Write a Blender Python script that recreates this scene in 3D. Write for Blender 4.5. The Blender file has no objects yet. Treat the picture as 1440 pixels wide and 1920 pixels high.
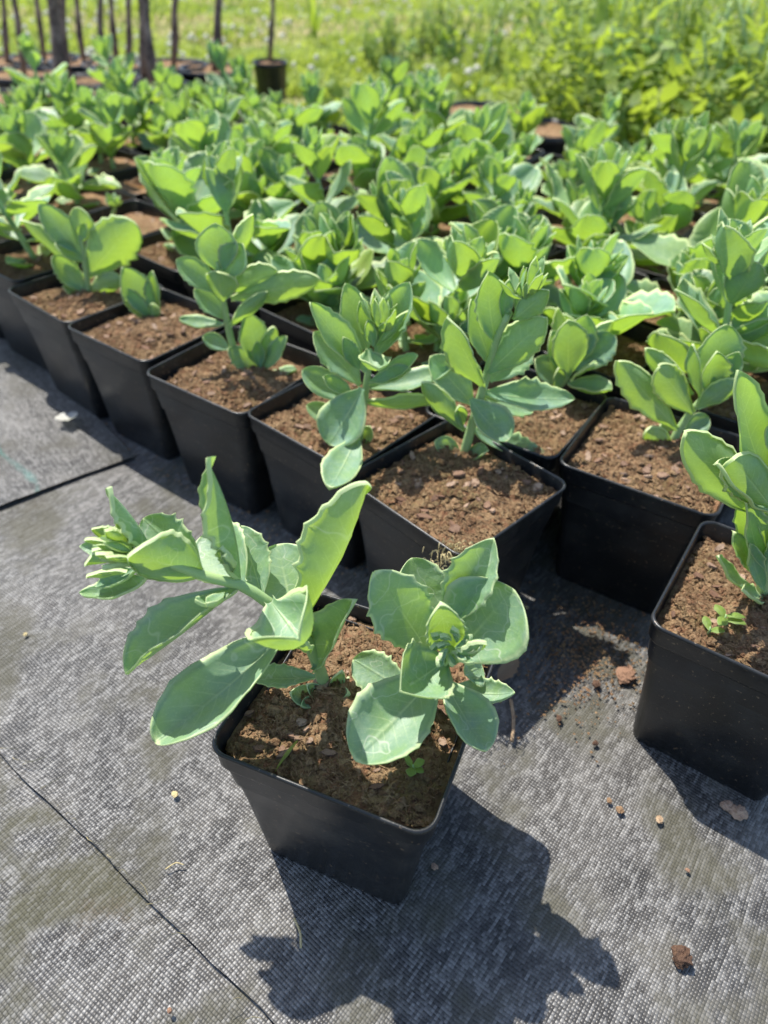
import bpy, bmesh, math, random
from mathutils import Vector, Matrix, noise as mnoise
from math import sin, cos, pi, radians, sqrt

random.seed(7)
S = 0.11                      # one pot-rim width in metres; layout numbers below are in pot widths
scene = bpy.context.scene
col = scene.collection

# ------------------------------------------------------------------ camera
F_PX, PITCH, CAM_H, ROLL = 1369.0, radians(40.12), 3.787, radians(1.80)
fw = Vector((0, cos(PITCH), -sin(PITCH)))
_r = Vector((1, 0, 0)); _u = _r.cross(fw)
rt = _r * cos(ROLL) + _u * sin(ROLL)
up = _r * -sin(ROLL) + _u * cos(ROLL)
CAM = Vector((0, 0, CAM_H))
cam_data = bpy.data.cameras.new('camera')
cam = bpy.data.objects.new('camera', cam_data); col.objects.link(cam)
M = Matrix((rt, up, -fw)).transposed().to_4x4(); M.translation = CAM * S
cam.matrix_world = M
cam_data.sensor_fit = 'VERTICAL'; cam_data.sensor_height = 36.0
cam_data.lens = F_PX / 1920 * 36.0
cam_data.clip_start = 0.01; cam_data.clip_end = 400
cam_data.dof.use_dof = True
cam_data.dof.focus_distance = 3.3 * S
cam_data.dof.aperture_fstop = 7.2
scene.camera = cam

# ------------------------------------------------------------------ sky, sun, exposure
SUN_EL, SUN_DIR = radians(61), Vector((-0.64, 0.77, 0)).normalized()     # towards the sun
world = bpy.data.worlds.new('World'); scene.world = world; world.use_nodes = True
wn = world.node_tree.nodes; wn.clear()
sky = wn.new('ShaderNodeTexSky'); sky.sky_type = 'NISHITA'; sky.sun_disc = False
sky.sun_elevation = SUN_EL
sky.sun_rotation = math.atan2(SUN_DIR.x, SUN_DIR.y)
bg = wn.new('ShaderNodeBackground'); bg.inputs[1].default_value = 0.15
wo = wn.new('ShaderNodeOutputWorld')
world.node_tree.links.new(sky.outputs[0], bg.inputs[0]); world.node_tree.links.new(bg.outputs[0], wo.inputs[0])
sun_d = bpy.data.lights.new('sun', 'SUN'); sun_d.energy = 5.0; sun_d.angle = radians(0.55); sun_d.color = (1.0, 0.95, 0.86)
sun = bpy.data.objects.new('sun', sun_d); col.objects.link(sun)
sdir = (SUN_DIR * cos(SUN_EL) + Vector((0, 0, sin(SUN_EL))))
sun.rotation_euler = sdir.to_track_quat('Z', 'Y').to_euler()
sun.location = sdir * 5
vs = scene.view_settings
vs.view_transform = 'Standard'; vs.look = 'None'; vs.gamma = 1; vs.exposure = 0.72; vs.use_curve_mapping = False
scene.render.engine = 'CYCLES'
cy = scene.cycles
cy.max_bounces = 8; cy.transmission_bounces = 6; cy.diffuse_bounces = 4; cy.glossy_bounces = 3
cy.use_denoising = True
cy.caustics_reflective = False; cy.caustics_refractive = False

# ------------------------------------------------------------------ measuring helpers (layout units)
def ray(px, py):
    return rt * ((px - 720) / F_PX) - up * ((py - 960) / F_PX) + fw
def at_z(px, py, z):
    d = ray(px, py); return CAM + d * ((z - CAM_H) / d.z)
def at_y(px, py, y):
    d = ray(px, py); return CAM + d * (y / d.y)
def proj(P):
    d = Vector(P) - CAM; z = d.dot(fw)
    return 720 + F_PX * d.dot(rt) / z, 960 - F_PX * d.dot(up) / z
def depth(P): return (Vector(P) - CAM).dot(fw)

# ------------------------------------------------------------------ object helpers
def link(o, parent=None):
    col.objects.link(o)
    if parent is not None: o.parent = parent
    return o
def mesh_obj(name, me, parent=None, loc=None):
    o = link(bpy.data.objects.new(name, me), parent)
    if loc is not None: o.location = loc
    return o
def thing(name, label, cat, loc=(0, 0, 0), group=None):
    o = link(bpy.data.objects.new(name, None)); o.location = loc
    o.empty_display_size = 0.02
    tag(o, label, cat, group); return o
def tag(o, label=None, cat=None, group=None, kind=None):
    if label: o['label'] = label
    if cat: o['category'] = cat
    if group: o['group'] = group
    if kind: o['kind'] = kind
    return o
def make_mesh(name, verts, faces, mat, smooth=True, uvs=None, scale=S):
    me = bpy.data.meshes.new(name)
    me.from_pydata([(v[0] * scale, v[1] * scale, v[2] * scale) for v in verts], [], faces)
    if uvs is not None:
        lay = me.uv_layers.new(name='UVMap')
        flat = []
        for l in me.loops: flat.extend(uvs[l.vertex_index])
        lay.data.foreach_set('uv', flat)
    if smooth: me.polygons.foreach_set('use_smooth', [True] * len(me.polygons))
    me.materials.append(mat); me.update()
    return me
def rnd(a, b): return random.uniform(a, b)

# ------------------------------------------------------------------ materials
def new_mat(name):
    m = bpy.data.materials.new(name); m.use_nodes = True
    n = m.node_tree.nodes; n.clear()
    return m, n, m.node_tree.links
class NB:
    """small node builder"""
    def __init__(s, name):
        s.m, s.n, s.l = new_mat(name)
        s.tc = s.n.new('ShaderNodeTexCoord')
        s.out = s.n.new('ShaderNodeOutputMaterial')
    def put(s, sock, v):
        if hasattr(v, 'is_output'): s.l.new(v, sock)
        elif v is not None: sock.default_value = v
    def math(s, op, a, b=None, clamp=False):
        x = s.n.new('ShaderNodeMath'); x.operation = op; x.use_clamp = clamp
        s.put(x.inputs[0], a)
        if b is not None: s.put(x.inputs[1], b)
        return x.outputs[0]
    def mix(s, f, a, b):
        x = s.n.new('ShaderNodeMix'); x.data_type = 'RGBA'
        s.put(x.inputs[0], f); s.put(x.inputs[6], a); s.put(x.inputs[7], b)
        return x.outputs[2]
    def step(s, v, lo, hi, a=0.0, b=1.0):
        x = s.n.new('ShaderNodeMapRange'); x.interpolation_type = 'SMOOTHSTEP'
        s.put(x.inputs[0], v); s.put(x.inputs[1], lo); s.put(x.inputs[2], hi); s.put(x.inputs[3], a); s.put(x.inputs[4], b)
        return x.outputs[0]
    def noise(s, vec, scale, detail=4, rough=0.55, out=0):
        x = s.n.new('ShaderNodeTexNoise'); s.put(x.inputs['Vector'], vec)
        x.inputs['Scale'].default_value = scale; x.inputs['Detail'].default_value = detail; x.inputs['Roughness'].default_value = rough
        return x.outputs[out]
    def voro(s, vec, scale, feature='F1', out=0):
        x = s.n.new('ShaderNodeTexVoronoi'); x.feature = feature; s.put(x.inputs['Vector'], vec); x.inputs['Scale'].default_value = scale
        return x.outputs[out]
    def sep(s, v):
        x = s.n.new('ShaderNodeSeparateXYZ'); s.put(x.inputs[0], v); return x.outputs
    def comb(s, a, b, c=0.0):
        x = s.n.new('ShaderNodeCombineXYZ'); s.put(x.inputs[0], a); s.put(x.inputs[1], b); s.put(x.inputs[2], c); return x.outputs[0]
    def bump(s, h, strength, dist):
        x = s.n.new('ShaderNodeBump'); s.put(x.inputs['Height'], h); s.put(x.inputs['Strength'], strength); x.inputs['Distance'].default_value = dist
        return x.outputs[0]
    def bsdf(s, base, rough=0.5, spec=0.5, normal=None, **kw):
        x = s.n.new('ShaderNodeBsdfPrincipled'); s.put(x.inputs['Base Color'], base); s.put(x.inputs['Roughness'], rough)
        s.put(x.inputs['Specular IOR Level'], spec)
        if normal is not None: s.put(x.inputs['Normal'], normal)
        for k, v in kw.items(): s.put(x.inputs[k.replace('_', ' ')], v)
        return x.outputs[0]
    def done(s, shader): s.l.new(shader, s.out.inputs[0]); return s.m
def rgb(*c): return (c[0], c[1], c[2], 1.0)

def leaf_material(name, glauc, green, yellow, pale, transl, tf, stain=0.0):
    b = NB(name)
    u = b.sep(b.tc.outputs['UV'])
    sv = b.math('ABSOLUTE', b.math('SUBTRACT', b.math('MULTIPLY', u[1], 2.0), 1.0))
    oi = b.n.new('ShaderNodeObjectInfo')
    oc = b.n.new('ShaderNodeSeparateColor'); b.l.new(oi.outputs['Color'], oc.inputs[0])
    off = b.n.new('ShaderNodeVectorMath'); off.operation = 'ADD'
    b.l.new(b.tc.outputs['Object'], off.inputs[0]); b.l.new(b.comb(b.math('MULTIPLY', oi.outputs['Random'], 37.0), oi.outputs['Random'], 0.0), off.inputs[1])
    vec = off.outputs[0]
    n1 = b.noise(vec, 4.0, 3)
    n2 = b.noise(vec, 34, 3, 0.7)
    n3 = b.noise(vec, 85, 2, 0.6)
    base = b.mix(b.step(n1, 0.35, 0.68), rgb(*glauc), rgb(*green))
    base = b.mix(oc.outputs[0], base, rgb(*yellow))
    base = b.mix(b.math('MULTIPLY', b.step(n2, 0.5, 0.75), 0.20), base, rgb(*pale))
    base = b.mix(b.math('MULTIPLY', b.step(n3, 0.62, 0.75), 0.25), base, rgb(*[c * 1.35 for c in glauc]))
    # branching side veins and pale pores
    vw = b.math('FRACT', b.math('ADD', b.math('MULTIPLY', b.math('SUBTRACT', u[0], b.math('MULTIPLY', sv, 0.22)), 9.0), b.math('MULTIPLY', n1, 0.8)))
    vein = b.math('MULTIPLY', b.step(b.math('ABSOLUTE', b.math('SUBTRACT', vw, 0.5)), 0.0, 0.09, 1.0, 0.0), b.step(sv, 0.85, 0.2))
    base = b.mix(b.math('MULTIPLY', vein, 0.24), base, rgb(*pale))
    pore = b.step(b.voro(vec, 48), 0.10, 0.24, 1.0, 0.0)
    base = b.mix(b.math('MULTIPLY', pore, 0.22), base, rgb(*pale))
    dark = b.step(b.noise(vec, 11, 4, 0.7), 0.50, 0.72)
    base = b.mix(b.math('MULTIPLY', dark, 0.42), base, rgb(glauc[0] * .62, glauc[1] * .74, glauc[2] * .6))
    # a finger-rubbed, water-marked bloom: thin pale contours
    if stain > 0:
        c = b.math('ABSOLUTE', b.math('SUBTRACT', b.noise(vec, 2.6, 2, 0.4), 0.56))
        ring = b.step(c, 0.0, 0.012, 1.0, 0.0)
        base = b.mix(b.math('MULTIPLY', ring, stain), base, rgb(0.5, 0.58, 0.45))
        blot = b.step(b.noise(vec, 7, 4, 0.7), 0.54, 0.7)
        base = b.mix(b.math('MULTIPLY', blot, stain * 0.6), base, rgb(0.36, 0.47, 0.33))
    edge = b.math('MAXIMUM', b.step(sv, 0.84, 0.97), b.step(u[0], 0.955, 0.99))
    mid = b.math('MULTIPLY', b.step(sv, 0.0, 0.055, 1.0, 0.0), b.step(u[0], 0.15, 0.9, 0.6, 0.0))
    base = b.mix(b.math('MAXIMUM', b.math('MULTIPLY', edge, 0.85), mid), base, rgb(*pale))
    base_b = b.n.new('ShaderNodeHueSaturation'); b.l.new(base, base_b.inputs['Color']); b.l.new(oc.outputs[1], base_b.inputs['Value'])
    base = base_b.outputs[0]
    side = b.math('ADD', b.math('MULTIPLY', n2, 0.3), b.math('MULTIPLY', b.step(sv, 0.0, 0.1, 0.0, 1.0), 0.4))
    nrm = b.bump(b.math('ADD', side, b.math('MULTIPLY', n1, 1.2)), 0.45, 0.0012)
    p = b.bsdf(base, b.math('ADD', 0.36, b.math('MULTIPLY', n2, 0.22)), 0.5, nrm)
    t = b.n.new('ShaderNodeBsdfTranslucent')
    tcol = b.mix(b.math('ADD', b.math('MULTIPLY', n1, 0.5), b.math('MULTIPLY', oc.outputs[0], 0.4)), rgb(*transl), rgb(transl[0] * 1.45, transl[1] * 1.15, transl[2] * 0.7))
    b.l.new(tcol, t.inputs[0])
    mx = b.n.new('ShaderNodeMixShader'); mx.inputs[0].default_value = tf
    b.l.new(p, mx.inputs[1]); b.l.new(t.outputs[0], mx.inputs[2])
    return b.done(mx.outputs[0])
M_LEAF = leaf_material('sedum_leaf', (0.215, 0.375, 0.285), (0.210, 0.380, 0.190), (0.34, 0.46, 0.10), (0.72, 0.82, 0.42), (0.37, 0.61, 0.06), 0.38)
M_HERO = leaf_material('sedum_leaf_bloom', (0.230, 0.375, 0.285), (0.225, 0.385, 0.185), (0.35, 0.47, 0.12), (0.70, 0.81, 0.44), (0.36, 0.58, 0.065), 0.36, 0.8)
M_WEED = leaf_material('weed_leaf', (0.10, 0.23, 0.06), (0.15, 0.29, 0.05), (0.36, 0.40, 0.07), (0.32, 0.42, 0.16), (0.36, 0.53, 0.05), 0.45)

def stem_material():
    b = NB('sedum_stem')
    n = b.noise(b.tc.outputs['Object'], 120, 3)
    base = b.mix(n, rgb(0.26, 0.40, 0.16), rgb(0.36, 0.48, 0.22))
    return b.done(b.bsdf(base, 0.5, 0.35, b.bump(n, 0.3, 0.001), Subsurface_Weight=0.15, Subsurface_Radius=(0.003, 0.004, 0.001)))
M_STEM = stem_material()

def pot_material():
    b = NB('black_plastic')
    o = b.tc.outputs['Object']
    oi = b.n.new('ShaderNodeObjectInfo')
    off = b.n.new('ShaderNodeVectorMath'); off.operation = 'ADD'
    b.l.new(o, off.inputs[0]); b.l.new(b.comb(oi.outputs['Random'], oi.outputs['Random'], 0.0), off.inputs[1])
    v = off.outputs[0]
    speck = b.step(b.noise(v, 420, 2, 0.6), 0.665, 0.71)
    film = b.step(b.noise(v, 28, 5, 0.65), 0.42, 0.8)
    smear = b.math('MULTIPLY', b.step(b.noise(v, 60, 6, 0.75), 0.60, 0.72), b.step(b.noise(v, 300, 3), 0.45, 0.6))
    scuff = b.n.new('ShaderNodeMapping'); scuff.inputs['Scale'].default_value = (1, 1, 7); b.l.new(v, scuff.inputs[0])
    sc = b.step(b.noise(scuff.outputs[0], 70, 5, 0.7), 0.56, 0.75)
    base = b.mix(b.math('MULTIPLY', film, 0.7), rgb(0.012, 0.013, 0.015), rgb(0.045, 0.046, 0.047))
    base = b.mix(b.math('MULTIPLY', sc, 0.35), base, rgb(0.075, 0.072, 0.068))
    base = b.mix(b.math('MULTIPLY', smear, 0.65), base, rgb(0.10, 0.07, 0.045))
    base = b.mix(b.math('MULTIPLY', speck, 0.75), base, rgb(0.21, 0.15, 0.10))
    rough = b.math('ADD', b.math('MULTIPLY', film, 0.18), 0.32)
    nb = b.bump(b.math('ADD', b.noise(v, 900, 2), b.math('MULTIPLY', b.noise(v, 18, 2), 3.0)), 0.12, 0.0006)
    return b.done(b.bsdf(base, rough, 0.42, nb))
M_POT = pot_material()

def soil_material():
    b = NB('potting_soil')
    oi = b.n.new('ShaderNodeObjectInfo')
    off = b.n.new('ShaderNodeVectorMath'); off.operation = 'ADD'
    b.l.new(b.tc.outputs['Object'], off.inputs[0]); b.l.new(b.comb(oi.outputs['Random'], oi.outputs['Random'], 0.0), off.inputs[1])
    v = off.outputs[0]
    a = b.noise(v, 55, 6, 0.7); c = b.noise(v, 340, 5, 0.75); d = b.noise(v, 1500, 3, 0.7)
    f = b.voro(v, 260, 'F1', 1)
    base = b.mix(b.step(a, 0.34, 0.66), rgb(0.175, 0.096, 0.052), rgb(0.45, 0.295, 0.160))
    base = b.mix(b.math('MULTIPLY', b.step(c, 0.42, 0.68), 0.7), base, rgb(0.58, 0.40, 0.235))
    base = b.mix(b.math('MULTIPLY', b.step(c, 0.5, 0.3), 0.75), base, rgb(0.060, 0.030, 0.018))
    sp = b.n.new('ShaderNodeSeparateColor'); b.l.new(f, sp.inputs[0])
    base = b.mix(b.math('MULTIPLY', b.step(sp.outputs[0], 0.72, 0.95), 0.5), base, rgb(0.36, 0.17, 0.095))
    moss = b.math('MULTIPLY', b.step(b.noise(v, 22, 3), 0.50, 0.64), b.step(c, 0.4, 0.6))
    base = b.mix(b.math('MULTIPLY', moss, 0.42), base, rgb(0.12, 0.12, 0.025))
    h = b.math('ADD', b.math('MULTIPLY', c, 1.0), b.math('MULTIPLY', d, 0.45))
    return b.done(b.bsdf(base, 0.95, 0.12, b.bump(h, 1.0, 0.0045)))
M_SOIL = soil_material()

def bark_material():
    b = NB('bark_chip')
    oi = b.n.new('ShaderNodeObjectInfo')
    v = b.tc.outputs['Object']
    base = b.mix(oi.outputs['Random'], rgb(0.20, 0.11, 0.070), rgb(0.45, 0.32, 0.23))
    base = b.mix(b.step(b.noise(v, 5, 4, 0.7), .45, .7), base, rgb(0.16, 0.095, 0.065))
    return b.done(b.bsdf(base, 0.9, 0.2, b.bump(b.noise(v, 700, 3), 0.7, 0.001)))
M_BARK = bark_material()

def simple_mat(name, c1, c2, scale=200, rough=0.8, spec=0.2, bump=0.5, transl=None):
    b = NB(name); v = b.tc.outputs['Object']
    n = b.noise(v, scale, 4, 0.65)
    p = b.bsdf(b.mix(b.step(n, 0.3, 0.7), rgb(*c1), rgb(*c2)), rough, spec, b.bump(n, bump, 0.001))
    if transl:
        t = b.n.new('ShaderNodeBsdfTranslucent'); t.inputs[0].default_value = rgb(*transl)
        mx = b.n.new('ShaderNodeMixShader'); mx.inputs[0].default_value = 0.45
        b.l.new(p, mx.inputs[1]); b.l.new(t.outputs[0], mx.inputs[2]); p = mx.outputs[0]
    return b.done(p)
M_TRUNK = simple_mat('young_bark', (0.085, 0.060, 0.052), (0.34, 0.26, 0.22), 45, 0.9, 0.15, 1.0)
M_DRY = simple_mat('dry_leaf', (0.30, 0.19, 0.11), (0.46, 0.31, 0.19), 250, 0.8, 0.2, 0.6, (0.35, 0.2, 0.08))
M_TWIG = simple_mat('dry_twig', (0.24, 0.16, 0.10), (0.38, 0.28, 0.18), 400, 0.85, 0.2)
M_CLOD = simple_mat('soil_clod', (0.06, 0.035, 0.025), (0.13, 0.08, 0.055), 500, 0.95, 0.1, 1.0)
M_PETAL = simple_mat('white_petal', (0.68, 0.68, 0.62), (0.8, 0.8, 0.76), 300, 0.6, 0.3, 0.2, (0.7, 0.7, 0.6))
M_STRAW = simple_mat('straw', (0.40, 0.33, 0.17), (0.52, 0.43, 0.24), 300, 0.9, 0.1, 0.3)
M_GRASS = simple_mat('grass', (0.13, 0.25, 0.03), (0.42, 0.46, 0.15), 4, 0.6, 0.3, 0.2, (0.50, 0.60, 0.08))
M_FINE = simple_mat('fine_weed', (0.15, 0.28, 0.04), (0.28, 0.36, 0.06), 12, 0.6, 0.3, 0.2, (0.42, 0.52, 0.05))
M_UNDER = simple_mat('undergrowth', (0.06, 0.15, 0.03), (0.32, 0.38, 0.09), 6, 0.6, 0.3, 0.2, (0.40, 0.52, 0.05))

def mat_material(name, dust, stain, tape=0.00155, line=None):
    b = NB(name)
    v = b.tc.outputs['Object']
    warp = b.noise(v, 9, 2, 0.5, 1)
    wv = b.n.new('ShaderNodeVectorMath'); wv.operation = 'MULTIPLY_ADD'
    b.l.new(warp, wv.inputs[0]); wv.inputs[1].default_value = (0.012, 0.012, 0); b.l.new(v, wv.inputs[2])
    xyz = b.sep(wv.outputs[0])
    ux = b.math('MULTIPLY', xyz[0], 1 / tape); uy = b.math('MULTIPLY', xyz[1], 1 / (tape * 1.25))
    fx = b.math('FRACT', ux); fy = b.math('FRACT', uy)
    ix = b.math('FLOOR', ux); iy = b.math('FLOOR', uy)
    chk = b.math('MODULO', b.math('ABSOLUTE', b.math('ADD', ix, iy)), 2.0)
    def hump(f):
        q = b.math('SUBTRACT', b.math('MULTIPLY', f, 2.0), 1.0)
        return b.math('SUBTRACT', 1.0, b.math('MULTIPLY', q, q))
    hx, hy = hump(fx), hump(fy)
    over_a = b.math('ADD', b.math('MULTIPLY', b.math('POWER', hx, 0.5), 0.45), b.math('MULTIPLY', hy, 0.55))
    over_b = b.math('ADD', b.math('MULTIPLY', b.math('POWER', hy, 0.5), 0.45), b.math('MULTIPLY', hx, 0.25))
    mixh = b.n.new('ShaderNodeMix'); b.l.new(chk, mixh.inputs[0]); b.l.new(over_b, mixh.inputs[2]); b.l.new(over_a, mixh.inputs[3])
    hgt = mixh.outputs[0]
    wnz = b.n.new('ShaderNodeTexWhiteNoise'); wnz.noise_dimensions = '2D'
    tapew = b.n.new('ShaderNodeTexWhiteNoise'); tapew.noise_dimensions = '1D'; b.l.new(ix, tapew.inputs['W'])
    dash = b.math('FLOOR', b.math('ADD', b.math('MULTIPLY', uy, 0.34), b.math('MULTIPLY', tapew.outputs['Value'], 9.0)))
    b.l.new(b.comb(ix, dash), wnz.inputs['Vector'])
    wn2 = b.n.new('ShaderNodeTexWhiteNoise'); wn2.noise_dimensions = '2D'; b.l.new(b.comb(ix, iy), wn2.inputs['Vector'])
    rn = b.math('ADD', b.math('MULTIPLY', wnz.outputs['Value'], 0.6), b.math('MULTIPLY', wn2.outputs['Value'], 0.4))
    tapex = b.n.new('ShaderNodeTexWhiteNoise'); tapex.noise_dimensions = '1D'; b.l.new(ix, tapex.inputs['W'])
    fine = b.noise(v, 700, 3, 0.7)
    big = b.noise(v, 7.5, 5, 0.62); med = b.noise(v, 26, 5, 0.65); blot = b.noise(v, 13, 4, 0.55)
    base = b.mix(b.step(big, 0.3, 0.7), rgb(0.026, 0.025, 0.025), rgb(0.056, 0.053, 0.050))
    base = b.mix(b.math('MULTIPLY', b.step(med, 0.35, 0.72), dust), base, rgb(0.20, 0.19, 0.175))
    st = b.math('MULTIPLY', b.step(blot, 0.47, 0.63), b.step(med, 0.25, 0.6))
    base = b.mix(b.math('MULTIPLY', st, stain), base, rgb(0.066, 0.064, 0.034))
    mud = b.math('MULTIPLY', b.step(b.noise(v, 11, 5, 0.7), 0.60, 0.72), b.step(fine, 0.35, 0.6))
    base = b.mix(b.math('MULTIPLY', mud, stain * 0.7), base, rgb(0.095, 0.072, 0.050))
    base = b.mix(b.math('MULTIPLY', b.step(rn, 0.42, 0.9), b.step(st, 0.0, 1.0, 0.46, 0.2)), base, rgb(0.245, 0.24, 0.23))  # pale dashes: glints of the plastic tapes painted into the base colour
    base = b.mix(b.math('MULTIPLY', b.step(hgt, 0.45, 0.1), 0.8), base, rgb(0.018, 0.018, 0.019))
    if line is not None:      # woven marker thread at a fixed place of the cloth
        dl = b.math('ABSOLUTE', b.math('SUBTRACT', b.math('ADD', xyz[0], b.math('MULTIPLY', b.math('SUBTRACT', big, 0.5), 0.05)), line))
        lf = b.math('MULTIPLY', b.step(dl, 0.0, 0.004, 1.0, 0.0), b.step(fine, 0.35, 0.6, 0.3, 0.9))
        base = b.mix(b.math('MULTIPLY', lf, b.step(med, 0.35, 0.65, 0.15, 0.75)), base, rgb(0.03, 0.20, 0.17))
    base = b.mix(b.math('MULTIPLY', b.step(tapex.outputs['Value'], 0.55, 1.0), 0.10), base, rgb(0.36, 0.35, 0.33))
    rough = b.math('ADD', 0.36, b.math('MULTIPLY', rn, 0.2))
    rough = b.math('ADD', rough, b.math('MULTIPLY', st, 0.25))
    hh = b.math('ADD', hgt, b.math('MULTIPLY', fine, 0.25))
    hh = b.math('ADD', hh, b.math('MULTIPLY', rn, 0.25))
    spec = b.math('MULTIPLY', b.step(rn, 0.0, 1.0, 0.35, 1.0), b.step(st, 0.0, 1.0, 1.0, 0.4))
    return b.done(b.bsdf(base, rough, spec, b.bump(hh, 0.85, 0.0009)))
M_MAT_A = mat_material('woven_mat', 0.5, 0.5)
M_MAT_B = mat_material('woven_mat_old', 0.4, 0.72)
M_MAT_C = mat_material('woven_mat_clean', 0.5, 0.25, 0.0013, line=0.0)

def ground_material():
    b = NB('lawn_soil'); v = b.tc.outputs['Object']
    n = b.noise(v, 3, 5, 0.6); m = b.noise(v, 60, 4, 0.7)
    base = b.mix(b.step(n, 0.4, 0.62), rgb(0.10, 0.16, 0.03), rgb(0.33, 0.29, 0.15))
    base = b.mix(b.math('MULTIPLY', m, 0.6), base, rgb(0.16, 0.22, 0.04))
    return b.done(b.bsdf(base, 0.95, 0.1, b.bump(m, 1.0, 0.01)))
M_GROUND = ground_material()

# ------------------------------------------------------------------ ground and mats
def grid_sheet(name, origin, ang, xs, ys, zfun, mat, keep=None):
    """sheet in its own frame: local x along `ang`, y perpendicular (left)"""
    verts, faces = [], []
    nx, ny = len(xs), len(ys)
    for j, y in enumerate(ys):
        for i, x in enumerate(xs):
            dx, dy, z = zfun(x, y)
            verts.append((x + dx, y + dy, z))
    for j in range(ny - 1):
        for i in range(nx - 1):
            a = j * nx + i
            if keep and not keep(origin[0] + cos(ang) * xs[i] - sin(ang) * ys[j], origin[1] + sin(ang) * xs[i] + cos(ang) * ys[j]): continue
            faces.append((a, a + 1, a + nx + 1, a + nx))
    me = make_mesh(name, verts, faces, mat)
    o = mesh_obj(name, me); o.location = Vector(origin) * S; o.rotation_euler = (0, 0, ang)
    return o
def frange(a, b, n): return [a + (b - a) * i / (n - 1) for i in range(n)]
def nz(x, y, s, seed=0): return mnoise.noise(Vector((x * s + seed * 7.3, y * s - seed * 3.1, seed * 1.7)))

lawn = grid_sheet('lawn', (0, 0, -0.12), 0, frange(-900, 900, 61), frange(-300, 1500, 61), lambda x, y: (0, 0, 0), M_GROUND)
tag(lawn, kind='structure')

sa = at_z(0, 1405, 0); sb = at_z(492, 1905, 0)
seam_dir = Vector((sb.x - sa.x, sb.y - sa.y)); seam_ang = math.atan2(seam_dir.y, seam_dir.x)
dense = [0, 0.012, 0.03, 0.06, 0.1, 0.16, 0.24, 0.34] + frange(0.46, 3.0, 22) + frange(3.2, 30, 50)
def seam_wob(x): return 0.035 * nz(x, 0, 0.9, 3) + 0.014 * nz(x, 0, 3.7, 4) + 0.006 * nz(x, 0, 14, 5)
def z_mid(x, y):
    lip = math.exp(-y / 0.07) * (0.008 + 0.026 * max(0, nz(x, 0, 2.3, 6)))
    crease = 0.012 * math.exp(-((y - 1.02 - 0.05 * nz(x, 0, .7, 9)) / 0.035) ** 2)
    return (0, seam_wob(x) * math.exp(-y / 0.4), 0.006 + lip + crease + 0.018 * nz(x, y, 0.75, 1) * min(1, y) + 0.006 * nz(x, y, 2.6, 2) * min(1, y * 2))
matA = grid_sheet('weed_mat', (sa.x, sa.y, 0), seam_ang, frange(-26, 9, 350), dense, z_mid, M_MAT_A, lambda x, y: (Vector((x, y)) - Vector((-.287, 4.324))).dot(Vector((.642, .767))) < 9.0 and y < 19.5)
tag(matA, kind='structure')
matB = grid_sheet('weed_mat', (sa.x, sa.y, -0.012), seam_ang + 0.03, frange(-9, 7, 90), frange(-6, 0.5, 50),
                  lambda x, y: (0, 0, -0.004 + 0.012 * nz(x, y, 0.9, 11)), M_MAT_B)
tag(matB, kind='structure')
ca = at_z(-10, 962, 0); cb = at_z(243, 866, 0)
c_ang = math.atan2(cb.y - ca.y, cb.x - ca.x)
def z_c(x, y):
    lip = math.exp(-y / 0.06) * (0.006 + 0.02 * max(0, nz(x, 0, 1.9, 21)))
    return (0, (0.03 * nz(x, 0, 1.3, 22) + 0.008 * nz(x, 0, 8, 23)) * math.exp(-y / 0.3), 0.040 + lip + 0.014 * nz(x, y, 0.8, 24) * min(1, y))
matC = grid_sheet('weed_mat', (ca.x, ca.y, 0), c_ang, frange(-8, (cb - ca).length + 0.05, 120), [0, 0.02, 0.05, 0.09, 0.15, 0.25, 0.4] + frange(0.6, 9, 40), z_c, M_MAT_C)
tag(matC, kind='structure')
_l = matC.matrix_basis.inverted() @ (at_z(40, 870, 0.05) * S)
# marker line runs across the cloth at this local x
for nd in M_MAT_C.node_tree.nodes:
    if nd.type == 'MATH' and nd.operation == 'SUBTRACT' and not nd.inputs[1].is_linked and abs(nd.inputs[1].default_value) < 1e-9:
        nd.inputs[1].default_value = _l.x

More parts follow.
